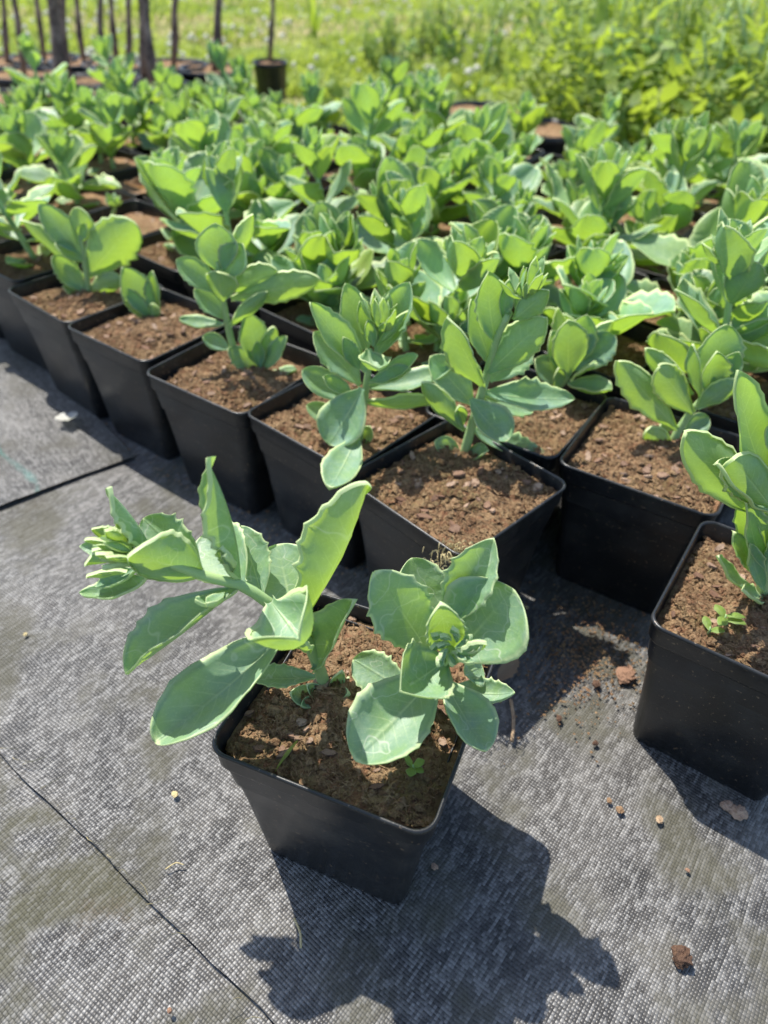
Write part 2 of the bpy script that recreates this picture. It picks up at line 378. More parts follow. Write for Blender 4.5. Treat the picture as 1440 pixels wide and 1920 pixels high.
# ------------------------------------------------------------------ leaf meshes
def leaf_mesh(name, mat, wl=0.5, shape=1.0, bend=0.12, cup=0.25, teeth=6, amp=0.10, nu=20, nv=6, tip_curl=0.0, thick=0.028, seed=0, asym=0.0, roll=0.0, fold=0.0):
    """unit-length leaf: +x base to tip, +z upper face. wl width/length, shape 0 pointed .. 1 spoon"""
    rng = random.Random(seed)
    ph = rng.random(); verts, faces, uvs = [], [], []
    def halfw(t, sgn):
        a = 1.0 + 0.42 * shape
        round_ = max(0.0, sin(pi * min(1, t) ** a)) ** (0.95 - 0.38 * shape)
        w = round_ * (1 - 0.12 * (1 - shape) * t)
        w = max(w, 0.16 * (1 - t) ** 2 + 0.0)
        if teeth and 0.22 < t < 0.95:
            s = (t - 0.2 + 0.05 * mnoise.noise(Vector((t * 6, sgn * 2.7, seed * .9)))) * teeth * 1.25 + ph + (0.37 if sgn > 0 else 0)
            saw = 1 - abs(sin(pi * (s + 0.10 * sin(2 * pi * s))))
            k = min(1, (t - 0.22) * 5) * min(1, (0.95 - t) * 6) * (0.5 if wl > .75 else 1)
            w *= 1 + 2.0 * amp * k * (saw - 0.4) * (0.7 + 0.6 * mnoise.noise(Vector((t * 4, sgn * 3.1, seed * 1.7))))
        return w * wl / 2
    wav = [rng.uniform(-1, 1) for _ in range(4)]
    rows = []
    for i in range(nu + 1):
        t = i / nu
        t = 0.55 * t + 0.45 * (1 - cos(pi * t)) / 2 if nu > 7 else t
        tt = 0.004 + 0.995 * t
        for j in range(nv + 1):
            s = -1 + 2 * j / nv
            hw = halfw(tt, 1 if s > 0 else -1)
            y = s * hw + asym * wl * sin(pi * tt) * 0.3
            z = -bend * 4 * tt * (1 - tt) + tip_curl * tt ** 3
            z += cup * (abs(s) ** 2.0) * hw + fold * abs(s) * hw
            z += 0.02 * sin(tt * 9 + wav[0] * 3) * s * s * wav[1] + 0.014 * sin(tt * 15 + wav[2] * 3) * (abs(s) ** 3) * (1 if s > 0 else -1)
            yy = y * (1 - 0.22 * min(1, cup) * abs(s))
            if roll: 
                c_, s_ = cos(roll * tt), sin(roll * tt); yy, z = yy * c_ - z * s_, yy * s_ + z * c_
            verts.append((tt, yy, z)); uvs.append((tt, (s + 1) / 2))
    W = nv + 1
    for i in range(nu):
        for j in range(nv):
            a = i * W + j
            faces.append((a, a + W, a + W + 1, a + 1))
    # fleshy rim: a skirt under the margin
    loop = [i * W for i in range(nu + 1)] + [nu * W + j for j in range(1, nv + 1)] + [i * W + nv for i in range(nu - 1, -1, -1)]
    prev = loop
    for fy, fz in ((1.012, 0.42), (0.92, 1.0)):
        low = []
        for k in loop:
            x, y, z = verts[k]
            low.append(len(verts)); verts.append((0.5 + (x - 0.5) * (0.998 if fz < 1 else 0.985), y * fy, z - thick * fz)); uvs.append((uvs[k][0], uvs[k][1]))
        for k in range(len(loop) - 1):
            faces.append((prev[k], low[k], low[k + 1], prev[k + 1]))
        prev = low
    faces = [tuple(reversed(f)) for f in faces]
    return make_mesh(name, verts, faces, mat, True, uvs, 1.0)

_custom = [0]
def hero_leaf(parent, org, base, tip, width, nrm, bend=0.1, cup=0.3, shape=0.8, tint=(0.0, 1.0), teeth=6, amp=0.11, mat=None, fold=0.0, curl=0.0, nu=24, name='leaf', roll=0.0):
    """leaf between two measured points (layout units), upper face towards nrm"""
    d = tip - base; L = d.length; x = d / L
    n = Vector(nrm); n = (n - x * n.dot(x)).normalized(); y = n.cross(x)
    _custom[0] += 1
    me = leaf_mesh('leaf', mat or M_LEAF, width / L, shape, bend, cup, teeth, amp, nu, 8 if nu > 30 else 6, curl, 0.019 / L, _custom[0], fold=fold, roll=roll)
    o = mesh_obj(name, me, parent)
    m = Matrix((x * L * S, y * L * S, n * L * S)).transposed().to_4x4(); m.translation = (base - org) * S
    o.matrix_basis = m
    o.color = (tint[0], tint[1], 0, 1)
    return o

LEAFLIB = {}
for q, (nu, nv) in (('mid', (16, 4)), ('far', (9, 4))):
    LEAFLIB[q] = {
        'mid': [leaf_mesh('leaf', M_LEAF, rnd(0.56, 0.74), rnd(0.55, 1.0), rnd(0.02, 0.16), rnd(0.2, 0.7), 6 if q == 'mid' else 4, 0.13, nu, nv, rnd(-0.06, 0.08), 0.022, 100 + k, fold=rnd(0, 0.25)) for k in range(7)],
        'top': [leaf_mesh('leaf', M_LEAF, rnd(0.60, 0.76), rnd(0.4, 0.9), rnd(0.08, 0.2), rnd(0.4, 0.9), 5 if q == 'mid' else 3, 0.09, nu, nv, rnd(-0.02, 0.08), 0.022, 200 + k) for k in range(5)],
        'low': [leaf_mesh('leaf', M_LEAF, rnd(0.52, 0.66), 1.0, rnd(0.02, 0.12), rnd(0.3, 0.6), 4, 0.08, nu, nv, rnd(-0.04, 0.06), 0.022, 300 + k) for k in range(4)],
    }
WEEDLEAF = [leaf_mesh('leaf', M_WEED, rnd(0.4, 0.65), rnd(0.2, 0.7), rnd(-0.12, 0.08), rnd(0.1, 0.4), 4, 0.12, 8, 2, rnd(-0.15, 0.0), 0.01, 400 + k) for k in range(5)]

def tube_mesh(name, pts, radii, mat, seg=8, cap=True, knob=0.0, seed=0):
    verts, faces = [], []
    n = len(pts)
    for i, p in enumerate(pts):
        a = pts[max(0, i - 1)]; b = pts[min(n - 1, i + 1)]
        t = (Vector(b) - Vector(a)).normalized()
        s = t.cross(Vector((0.3, 1, 0.1))).normalized(); w = t.cross(s)
        for k in range(seg):
            an = 2 * pi * k / seg
            r = radii[i] * (1 + knob * mnoise.noise(Vector((k * 1.3 + seed, i * 0.9, seed * 2.1))))
            verts.append(Vector(p) + s * cos(an) * r + w * sin(an) * r)
    for i in range(n - 1):
        for k in range(seg):
            a = i * seg + k; b = i * seg + (k + 1) % seg
            faces.append((a, b, b + seg, a + seg))
    if cap:
        faces.append(tuple(range(seg - 1, -1, -1))); faces.append(tuple((n - 1) * seg + k for k in range(seg)))
    return make_mesh(name, verts, faces, mat)

def smooth_pts(pts, n):
    out = []
    P = [Vector(p) for p in pts]
    P = [P[0] * 2 - P[1]] + P + [P[-1] * 2 - P[-2]]
    segs = len(pts) - 1
    for k in range(n + 1):
        f = k / n * segs; i = min(int(f), segs - 1); t = f - i
        a, b, c, d = P[i], P[i + 1], P[i + 2], P[i + 3]
        out.append(0.5 * ((2 * b) + (c - a) * t + (2 * a - 5 * b + 4 * c - d) * t * t + (3 * b - a - 3 * c + d) * t ** 3))
    return out

# ------------------------------------------------------------------ pots
H_POT, B_POT = 1.056, 0.76
def ring(half, z, rad, seg=5, bow=0.0):
    pts = []
    for cx, cyy, a0 in ((1, 1, 0), (-1, 1, pi / 2), (-1, -1, pi), (1, -1, 3 * pi / 2)):
        for k in range(seg + 1):
            a = a0 + (pi / 2) * k / seg
            pts.append((cx * (half - rad) + cos(a) * rad, cyy * (half - rad) + sin(a) * rad, z))
    return pts
def loft(rings, close_bottom=False):
    verts, faces = [], []
    n = len(rings[0])
    for r in rings: verts += r
    for i in range(len(rings) - 1):
        for k in range(n):
            a = i * n + k; b = i * n + (k + 1) % n
            faces.append((a, b, b + n, a + n))
    if close_bottom: faces.append(tuple(range(n - 1, -1, -1)))
    return verts, faces
def pot_meshes(tag_, seg):
    b = B_POT / 2
    v, f = loft([ring(b - 0.022, 0.0, 0.06, seg), ring(b - 0.004, 0.012, 0.066, seg), ring(b, 0.05, 0.07, seg), ring(b + 0.004, 0.055, 0.07, seg),
                 ring(0.43, H_POT * 0.55, 0.076, seg), ring(0.468, H_POT - 0.152, 0.08, seg), ring(0.474, H_POT - 0.138, 0.08, seg)], True)
    body = make_mesh('pot_body_' + tag_, v, f, M_POT)
    h = H_POT
    v, f = loft([ring(0.474, h - 0.140, 0.08, seg), ring(0.487, h - 0.134, 0.085, seg), ring(0.491, h - 0.122, 0.085, seg), ring(0.494, h - 0.03, 0.086, seg), ring(0.501, h - 0.022, 0.087, seg), ring(0.503, h - 0.012, 0.088, seg), ring(0.500, h - 0.003, 0.088, seg),
                 ring(0.494, h, 0.086, seg), ring(0.488, h - 0.003, 0.084, seg), ring(0.485, h - 0.012, 0.082, seg), ring(0.478, h - 0.12, 0.08, seg), ring(0.458, h - 0.30, 0.08, seg)])
    rim = make_mesh('pot_rim_' + tag_, v, f, M_POT)
    for me in (body, rim):
        if hasattr(me, 'set_sharp_from_angle'): me.set_sharp_from_angle(angle=radians(50))
    return body, rim
POT_HI = pot_meshes('near', 6); POT_LO = pot_meshes('far', 3)

def soil_mesh(n, seed, amp=0.03, level=0.0):
    verts, faces = [], []
    hw = 0.476
    for j in range(n + 1):
        for i in range(n + 1):
            x = -hw + 2 * hw * i / n; y = -hw + 2 * hw * j / n
            # squeeze corners to follow the rounded pot
            ax, ay = abs(x) / hw, abs(y) / hw
            k = 1 - 0.065 * max(0, min(ax, ay) - 0.8) / 0.2
            z = amp * (nz(x, y, 3.2, seed) + 0.6 * nz(x, y, 8, seed + 1) + 0.45 * nz(x, y, 19, seed + 2) + 0.3 * nz(x, y, 42, seed + 3))
            z += 0.05 * math.exp(-(x * x + y * y) / 0.05) - 0.028 * max(ax, ay) ** 6
            verts.append((x * k, y * k, z + level))
    for j in range(n):
        for i in range(n):
            a = j * (n + 1) + i
            faces.append((a, a + 1, a + n + 2, a + n + 1))
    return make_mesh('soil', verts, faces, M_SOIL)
SOIL_HI = [soil_mesh(70, 31 + 10 * k) for k in range(4)]
SOIL_LO = [soil_mesh(14, 91 + 10 * k) for k in range(3)]
def blob(bm_v, bm_f, c, r, rng, n=5, flat=0.7):
    """rough little lump: distorted octahedron-like ball"""
    base = len(bm_v)
    rows = 3
    bm_v.append((c[0], c[1], c[2] + r * flat * rng.uniform(.8, 1.2)))
    for k in range(n):
        a = 2 * pi * k / n + rng.random(); rr = r * rng.uniform(0.7, 1.25)
        bm_v.append((c[0] + cos(a) * rr, c[1] + sin(a) * rr, c[2] + r * rng.uniform(-0.2, 0.45) * flat))
    bm_v.append((c[0], c[1], c[2] - r * 0.7))
    for k in range(n):
        a = base + 1 + k; b = base + 1 + (k + 1) % n
        bm_f.append((base, a, b)); bm_f.append((base + n + 1, b, a))
def crumbs_mesh(seed, count, soilseed):
    rng = random.Random(seed); v, f = [], []
    for _ in range(count):
        x, y = rng.uniform(-.455, .455), rng.uniform(-.455, .455)
        d = mnoise.noise(Vector((x * 5, y * 5, seed)))
        if d < -0.25 and rng.random() < 0.7: continue
        r = rng.choice([0.006, 0.008, 0.01, 0.012, 0.016, 0.022]) * rng.uniform(.7, 1.3)
        ax, ay = abs(x) / .476, abs(y) / .476
        z = 0.03 * (nz(x, y, 3.2, soilseed) + 0.6 * nz(x, y, 8, soilseed + 1) + .45 * nz(x, y, 19, soilseed + 2)) + 0.05 * math.exp(-(x * x + y * y) / 0.05) - 0.028 * max(ax, ay) ** 6
        blob(v, f, (x, y, z + r * .3), r, rng, 5, 0.8)
    # fine fibres
    for _ in range(count // 3):
        x, y = rng.uniform(-.44, .44), rng.uniform(-.44, .44); a = rng.uniform(0, pi); L = rng.uniform(.03, .09); w = 0.0022
        z = 0.03 * (nz(x, y, 3.2, soilseed) + 0.6 * nz(x, y, 8, soilseed + 1)) + 0.05 * math.exp(-(x * x + y * y) / 0.05) + 0.012 - 0.028 * (max(abs(x), abs(y)) / .476) ** 6
        b0 = len(v); cx, sx = cos(a), sin(a)
        for k in range(4):
            q = (k / 3 - .5) * L; off = 0.012 * sin(k * 1.3 + a * 3)
            zz = z + 0.008 * sin(k * 1.05)
            v.append((x + cx * q - sx * (off - w), y + sx * q + cx * (off - w), zz)); v.append((x + cx * q - sx * (off + w), y + sx * q + cx * (off + w), zz + w))
        for k in range(3): f.append((b0 + 2 * k, b0 + 2 * k + 2, b0 + 2 * k + 3, b0 + 2 * k + 1))
    return make_mesh('crumbs', v, f, M_SOIL, smooth=False)
CRUMBS = [crumbs_mesh(5 + k, 1500, 31 + 10 * k) for k in range(4)]
def chip_mesh(seed):
    rng = random.Random(seed); n = 6; v = []; el = rng.uniform(.35, .75)
    prof = [(cos(2 * pi * k / n) * rng.uniform(.75, 1.15) * .5, sin(2 * pi * k / n) * el * rng.uniform(.7, 1.2) * .5) for k in range(n)]
    for x, y in prof: v.append((x, y, -0.10))
    for x, y in prof: v.append((x * .93, y * .93, 0.10 + rng.uniform(-.04, .05)))
    f = [tuple(range(n - 1, -1, -1)), tuple(range(n, 2 * n))] + [(k, (k + 1) % n, n + (k + 1) % n, n + k) for k in range(n)]
    return make_mesh('bark_chip', v, f, M_BARK, smooth=False, scale=1.0)
CHIPS = [chip_mesh(k) for k in range(6)]

def soil_height(x, y, sd):
    ax, ay = abs(x) / .476, abs(y) / .476
    return 0.03 * (nz(x, y, 3.2, sd) + 0.6 * nz(x, y, 8, sd + 1)) + 0.05 * math.exp(-(x * x + y * y) / 0.05) - 0.028 * max(ax, ay) ** 6

POTS = []
def build_pot(t, rz, hi=True, chips=0, soil_drop=0.12, idx=0, tilt=(0, 0)):
    """pot, rim, soil and bark under the thing t (an Empty at the pot's base centre)"""
    body, rim = POT_HI if hi else POT_LO
    b = mesh_obj('pot', body, t); b.rotation_euler = (tilt[0], tilt[1], rz)
    mesh_obj('rim', rim, b)
    k = idx % (4 if hi else 3)
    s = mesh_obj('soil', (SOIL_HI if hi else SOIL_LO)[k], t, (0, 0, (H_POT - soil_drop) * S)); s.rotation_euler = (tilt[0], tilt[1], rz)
    if hi:
        c = mesh_obj('crumbs', CRUMBS[k], s); c['kind'] = 'stuff'
    for q in range(int(chips * 2.2)):
        x, y = rnd(-.42, .42), rnd(-.42, .42)
        c = mesh_obj('bark_chip', random.choice(CHIPS), s)
        sz = rnd(0.04, 0.11) * rnd(.75, 1.0) * S
        c.location = (x * S, y * S, (soil_height(x, y, 31 + 10 * k if hi else 91 + 10 * k) + (0.016 if hi else 0.010)) * S)
        c.rotation_euler = (rnd(-.45, .45), rnd(-.45, .45), rnd(0, 6.28)); c.scale = (sz, sz, sz * 0.8)
    return b, s

# ------------------------------------------------------------------ procedural sedum shoots
BUD_MESH = []
def bud_mesh(seed, mat):
    """tight cluster of unopened leaves at a shoot tip, joined"""
    rng = random.Random(seed); V, Fc, U = [], [], []
    src = [leaf_mesh('tmp', mat, .42, .2, .14, .8, 0, 0, 5, 2, .05, .03, seed * 9 + k) for k in range(2)]
    for k in range(11):
        me = src[k % 2]; a = k * 2.4 + rng.uniform(-.3, .3); el = radians(rng.uniform(35, 80) if k < 8 else 86); L = rng.uniform(.10, .19)
        x = Vector((cos(a) * cos(el), sin(a) * cos(el), sin(el))); n = Vector((-cos(a) * sin(el), -sin(a) * sin(el), cos(el))); y = n.cross(x)
        off = Vector((cos(a), sin(a), 0)) * rng.uniform(.0, .035) + Vector((0, 0, rng.uniform(-.02, .04)))
        b0 = len(V)
        uvd = [None] * len(me.vertices)
        for l in me.loops: uvd[l.vertex_index] = tuple(me.uv_layers[0].data[l.index].uv)
        for i, vv in enumerate(me.vertices):
            V.append(x * vv.co.x * L + y * vv.co.y * L * 1.1 + n * vv.co.z * L + off); U.append(uvd[i] or (0, 0))
        for p in me.polygons: Fc.append(tuple(b0 + i for i in p.vertices))
    for me in src: bpy.data.meshes.remove(me)
    return make_mesh('buds', V, Fc, mat, True, U)
BUDS = [bud_mesh(3 + k, M_LEAF) for k in range(4)]

def put_leaf(parent, me, base, a, el, L, W, roll=0.0, tint=(0, 1)):
    x = Vector((cos(a) * cos(el), sin(a) * cos(el), sin(el))); n = Vector((-cos(a) * sin(el), -sin(a) * sin(el), cos(el))); y = n.cross(x)
    if roll:
        n, y = n * cos(roll) + y * sin(roll), y * cos(roll) - n * sin(roll)
    o = mesh_obj('leaf', me, parent)
    m = Matrix((x * L * S, y * W * S, n * (L + W) / 2 * S)).transposed().to_4x4(); m.translation = Vector(base) * S
    o.matrix_basis = m; o.color = (tint[0], tint[1], 0, 1)
    return o
def shoot(t, base, height, lean, leanaz, q='mid', nodes=5, size=1.0, mature=1.0, basal=True):
    tip = Vector(base) + Vector((cos(leanaz) * sin(lean), sin(leanaz) * sin(lean), cos(lean))) * height
    mid = (Vector(base) + tip) / 2 + Vector((rnd(-.05, .05), rnd(-.05, .05), -0.0)) - Vector((cos(leanaz), sin(leanaz), 0)) * lean * height * .12
    P = smooth_pts([base, mid, tip], 8)
    st = mesh_obj('stem', tube_mesh('stem', P, [0.033 - 0.013 * i / 8 for i in range(9)], M_STEM, 6 if q == 'mid' else 5), t)
    az = rnd(0, pi)
    lib = LEAFLIB[q]
    yb = rnd(-0.2, 0.22)
    for k in range(nodes):
        f = 0.10 + 0.82 * (k / max(1, nodes - 1)) ** 0.9
        p = P[min(8, int(f * 8))]
        fr = k / max(1, nodes - 1)
        if fr < 0.18: L, el, kind = rnd(.24, .36), rnd(.0, .5), 'low'
        elif fr < 0.75: L, el, kind = rnd(.50, .72), rnd(.15, .85), 'mid'
        else: L, el, kind = rnd(.36, .54), rnd(.65, 1.2), 'top'
        for s in range(2):
            a = az + pi * s + rnd(-.3, .3)
            tint = (max(0, min(1, yb + rnd(-.25, .3))) if rnd(0, 1) < .92 else rnd(.6, 1), rnd(.66, 1.25))
            Lk = L * size * rnd(.88, 1.1)
            put_leaf(st, random.choice(lib[kind]), p, a, el + rnd(-.2, .2), Lk, Lk * rnd(.92, 1.15), rnd(-.35, .35), tint)
        az += pi / 2 + rnd(-.25, .25)
    for s in range(2):
        put_leaf(st, random.choice(lib['top']), P[-1], az + pi * s, rnd(1.1, 1.35), rnd(.26, .36) * size, rnd(.26, .34) * size, 0, (max(0, yb), 1.05))
    b = mesh_obj('buds', random.choice(BUDS), st, P[-1] * S); b.rotation_euler = (cos(leanaz) * 0, lean * .5, rnd(0, 6)); b['kind'] = 'stuff'
    b.scale = (size * 1.5,) * 3; b.color = (rnd(0, .3), 1.1, 0, 1)
    return st

# ------------------------------------------------------------------ measured plants
NC = (0, -0.77, 0.64)      # facing the camera
NBK = (-0.1, 0.75, 0.55)   # facing away and up: the underside shows
NU = (0, -0.05, 1)
def measured(t, org, y0, stems, leaves, mat=None, teeth=6, nu=20):
    """stems: list of [(px,py,dy)..., r0, r1]; leaves: (stem, bx,by,bo, tx,ty,to, wpx, normal, bend, cup, shape, yellow[, fold])"""
    so = []
    for pts, r0, r1 in stems:
        P = smooth_pts([at_y(x, y, y0 + o) - org for x, y, o in pts], 14)
        so.append(mesh_obj('stem', tube_mesh('stem', P, [r0 + (r1 - r0) * i / 14 for i in range(15)], M_STEM, 10), t))
    for L in leaves:
        s, bx, by, bo, tx, ty, to, w, n, bend, cup, shape, yel = L[:13]
        fold = L[13] if len(L) > 13 else 0.0
        B = at_y(bx, by, y0 + bo); T = at_y(tx, ty, y0 + to)
        W = w / F_PX * depth((B + T) / 2) * 1.2
        if n[1] > .3: n = (n[0], n[1], n[2] - .72)
        small = w < 32
        hero_leaf(so[s], org, B, T, W, n, bend, cup, shape, (yel, rnd(.92, 1.08)), 0 if small else teeth, 0.135 if shape < .88 else 0.035, mat, fold, nu=10 if small else nu)
    return so
def seedling(t, pos, n, size, soilparent):
    st = mesh_obj('seedling', tube_mesh('seedling', [(0, 0, 0), (0.005, 0, size * .5), (0.0, .005, size * .8)], [.006, .005, .004], M_STEM, 5), soilparent, pos)
    for k in range(n):
        a = k * 2.3 + rnd(-.3, .3)
        o = put_leaf(st, random.choice(WEEDLEAF), (0, 0, size * (.4 + .1 * k)), a, rnd(.1, .6), size * rnd(.9, 1.3), size * rnd(1.0, 1.4), 0, (.3, 1.1))
    return st

POTGROUP = 'sedums in square black pots'
cells_used = []
def pot_thing(label, x, y, group=POTGROUP):
    t = thing('potted_sedum', label, 'potted plant', (x * S, y * S, 0.03 * S * 0), group)
    cells_used.append((x, y)); return t, Vector((x, y, 0))

# ---- the single pot standing in front
t, org = pot_thing('two-shooted sedum in a black pot standing alone on the mat in front', -0.073, 1.967)
b_front, s_front = build_pot(t, radians(-20.8), True, 8, 0.085, 0)
# a second pot nested inside: its rim shows at the back corner
v_, f_ = loft([ring(0.436, -.165, 0.09, 6), ring(0.450, -.009, 0.10, 6), ring(0.444, 0, 0.10, 6), ring(0.438, -.007, 0.10, 6), ring(0.42, -.15, 0.09, 6)])
mesh_obj('inner_rim', make_mesh('inner_rim', v_, f_, M_POT), b_front, (0.0, -0.012 * S, (H_POT - .105) * S)).rotation_euler = (0.075, 0.03, 0)
for (px, py, sz, an) in ((535, 1418, .085, 1.0), (620, 1420, .085, .2), (706, 1483, .07, .5), (530, 1410, .05, 2), (690, 1395, .05, 0.8), (845, 1340, .1, .1), (830, 1392, .06, 2), (470, 1340, .06, 1), (560, 1390, .05, .3), (730, 1180, .06, 1.4), (660, 1165, .05, .4), (880, 1280, .05, .9)):
    P = at_z(px, py, H_POT - .10); d = Matrix.Rotation(radians(20.8), 3, 'Z') @ (P - Vector((-.073, 1.967, H_POT - .10)))
    c = mesh_obj('bark_chip', random.choice(CHIPS), s_front, (d.x * S, d.y * S, (soil_height(d.x, d.y, 31) + .02) * S))
    c.scale = (sz * S, sz * S * .9, sz * S * .7); c.rotation_euler = (rnd(-.3, .3), rnd(-.3, .3), an)
def on_front_soil(px, py):
    P = at_z(px, py, H_POT - .10); d = Matrix.Rotation(radians(20.8), 3, 'Z') @ (P - Vector((-.073, 1.967, H_POT - .10)))
    return Vector((d.x, d.y, soil_height(d.x, d.y, 31) + .012)) * S
seedling(t, on_front_soil(772, 1452), 5, 0.055, s_front)
gb = put_leaf(s_front, WEEDLEAF[0], on_front_soil(516, 1450) / S, radians(75), .35, .16, .035, 0, (.9, 1.2)); gb.name = 'grass_blade'

Lf = (-0.6, 0.4, 0.65)
front_leaves = [
    # left shoot, low to high
    (0, 588, 1258, 0, 660, 1124, -.05, 66, (-.75, -.55, .35), .05, .35, .75, .05, .75),
    (0, 592, 1268, -.03, 462, 1266, -.10, 46, (.1, -.25, 1), .10, .45, .75, .05, .2),
    (0, 580, 1215, -.02, 563, 1196, -.16, 34, (0, -.3, 1), .1, .5, .6, .1),
    (0, 582, 1205, .02, 590, 1160, .02, 28, NC, .1, .5, .5, .0),
    (0, 560, 1170, .02, 688, 902, .10, 112, (-.72, .62, .3), .05, .55, .70, .28, .28),      # tall backlit blade
    (0, 553, 1165, .05, 520, 1020, .32, 118, (.15, -.8, .5), -.03, .3, .95, .12),
    (0, 508, 1128, -.03, 558, 1196, -.38, 150, (-.45, -.1, 1), .26, .95, 1.0, .10),           # spoon coming at the camera
    (0, 540, 1182, -0.06, 290, 1392, -0.43, 118, (-.42, -.55, .75), .06, .45, .92, .10, .25),   # long low leaf
    (0, 452, 1096, 0, 386, 858, .03, 62, (-.93, -.35, .15), .05, .6, .05, .0, .85),           # upright folded blade
    (0, 458, 1098, .04, 385, 1000, .30, 118, (.1, -.75, .6), .0, .35, .85, .05),
    (0, 492, 1120, .06, 452, 985, .30, 70, (.3, -.8, .5), .0, .35, .6, .05),
    (0, 446, 1103, -0.03, 234, 1264, -0.25, 84, (-.38, -.28, .9), .02, .55, .45, .05, .75),
    (0, 435, 1075, -.02, 414, 1030, -.08, 36, (-.3, -.9, .3), .1, .6, .7, .25),
    (0, 432, 1072, -.03, 420, 1045, -.12, 26, (-.3, -.9, .3), .1, .6, .7, .0),
    (0, 428, 1112, -.06, 366, 1122, -.14, 30, (-.2, -.1, 1), .25, .5, .6, .15),
    (0, 420, 1110, -.06, 388, 1130, -.16, 26, (-.2, -.3, 1), .1, .5, .6, .1),
    (0, 384, 1080, -.02, 238, 1040, -.12, 116, (-.15, .72, .62), -.03, .35, .30, .0),         # broad blue-green one
    (0, 378, 1072, .02, 268, 972, .16, 92, (.1, -.75, .6), .0, .4, .7, .05),
    (0, 292, 1045, 0, 199, 915, .02, 46, (-.9, -.25, .25), .05, .55, .2, .0, .5),
    (0, 276, 1082, -.03, 148, 1112, -.05, 50, (-.1, -.15, 1), .18, .6, .3, .05, .2),
    (0, 258, 1066, 0, 178, 1100, -.03, 34, (-.3, -.4, .9), .05, .6, .3, .0),
    (0, 250, 1048, -.03, 158, 1056, -.08, 44, (-.1, .7, .7), -.06, .8, .15, .0),
    (0, 250, 1025, .02, 172, 990, .02, 34, (-.3, .75, .5), .02, .6, .3, .4),
    (0, 246, 1030, -.02, 196, 992, -.05, 32, (-.3, .75, .5), .02, .6, .3, .5),
    (0, 250, 1035, .05, 148, 1024, .06, 38, (-.1, -.6, .7), .05, .6, .3, .1),
    (0, 232, 1030, -.02, 160, 1008, -.02, 16, (-.1, .6, .7), .02, .6, .2, .3),
    (0, 236, 1038, -.03, 172, 1028, -.06, 16, (-.1, .6, .7), .02, .6, .2, .2),
    (0, 250, 1010, .0, 218, 978, .04, 24, (-.4, .7, .5), .02, .6, .3, .45),
    (0, 240, 1068, .0, 162, 1078, -.02, 14, (-.1, .6, .7), .02, .6, .2, .2),
    # right shoot
    (1, 808, 1228, -0.06, 704, 1074, 0, 112, (.15, -.72, .68), .02, .3, .78, .06),
    (1, 822, 1200, 0, 772, 1046, 0.2, 98, (.1, -.75, .65), .02, .35, .85, .12),
    (1, 838, 1170, 0, 926, 1010, 0.12, 92, (-.25, -.75, .6), .03, .5, .55, .10, .25),
    (1, 846, 1236, -0.12, 962, 1104, 0, 166, (-.25, -.62, .75), .06, .35, .92, .05),
    (1, 836, 1238, -0.14, 752, 1294, -0.34, 128, (.1, -.45, .9), .20, .85, .72, .0),
    (1, 822, 1262, -0.1, 664, 1424, -0.47, 136, (-.25, -.55, .8), .05, .5, 1.0, .10, .1),
    (1, 832, 1272, -0.1, 914, 1408, -0.38, 86, (.25, -.35, .9), .06, .5, .95, .04, .2),
    (1, 850, 1285, -0.08, 966, 1298, -0.13, 52, (.2, -.3, .9), .20, .6, .3, .06),
    (1, 770, 1300, -0.09, 662, 1236, 0.06, 74, (.15, -.7, .7), .0, .3, .85, .05),
    (1, 842, 1225, -0.1, 826, 1136, -0.14, 74, (.05, -.85, .5), .05, .55, .75, .30),
    (1, 834, 1244, -0.16, 912, 1202, -0.2, 54, (-.35, .55, .6), .12, .7, .5, .30),
    (1, 870, 1262, -0.03, 905, 1250, 0, 60, (.1, -.7, .7), .0, .3, .9, .05),
    (1, 800, 1352, -0.13, 752, 1372, -0.2, 40, (0, -.4, .9), .08, .4, .8, .05),
    (1, 806, 1340, -0.1, 782, 1330, -0.09, 28, (0, -.8, .5), .1, .6, .9, .0),
    (1, 800, 1330, -0.08, 800, 1362, -0.18, 26, (.4, -.6, .6), .1, .6, .9, .0),
    # basal sprouts
    (2, 604, 1312, 0, 546, 1300, -.04, 38, (0, -.5, .9), .08, .5, .9, .0),
    (2, 606, 1306, 0, 577, 1284, .0, 26, (.5, -.7, .6), .1, .7, .6, .0),
    (2, 606, 1318, -.02, 588, 1346, -.10, 24, (-.2, -.2, 1), .05, .5, .8, .05),
    (2, 614, 1314, 0, 652, 1298, -.04, 34, (0, -.2, 1), .05, .4, .8, .0),
    (2, 618, 1308, .02, 642, 1262, .02, 26, (.2, -.8, .5), .1, .6, .8, .0),
    (2, 618, 1306, .02, 655, 1272, .05, 22, (.2, -.8, .5), .1, .6, .8, .0),
    (2, 600, 1310, -.02, 566, 1322, -.08, 22, (0, -.4, .9), .1, .5, .9, .0),
]
random.seed(21)
fs = measured(t, org, 2.03, [
    ([(613, 1300, .05), (592, 1235, .03), (563, 1180, .0), (500, 1128, -.02), (452, 1098, -.02), (384, 1080, -.03), (300, 1050, -.04), (232, 1036, -.04)], .030, .017),
    ([(795, 1338, -.03), (812, 1290, -.06), (830, 1250, -.11), (845, 1218, -.15)], .030, .020),
    ([(612, 1325, .0), (610, 1312, .0), (608, 1300, .0)], .016, .010)], front_leaves, M_HERO, 6, 40)
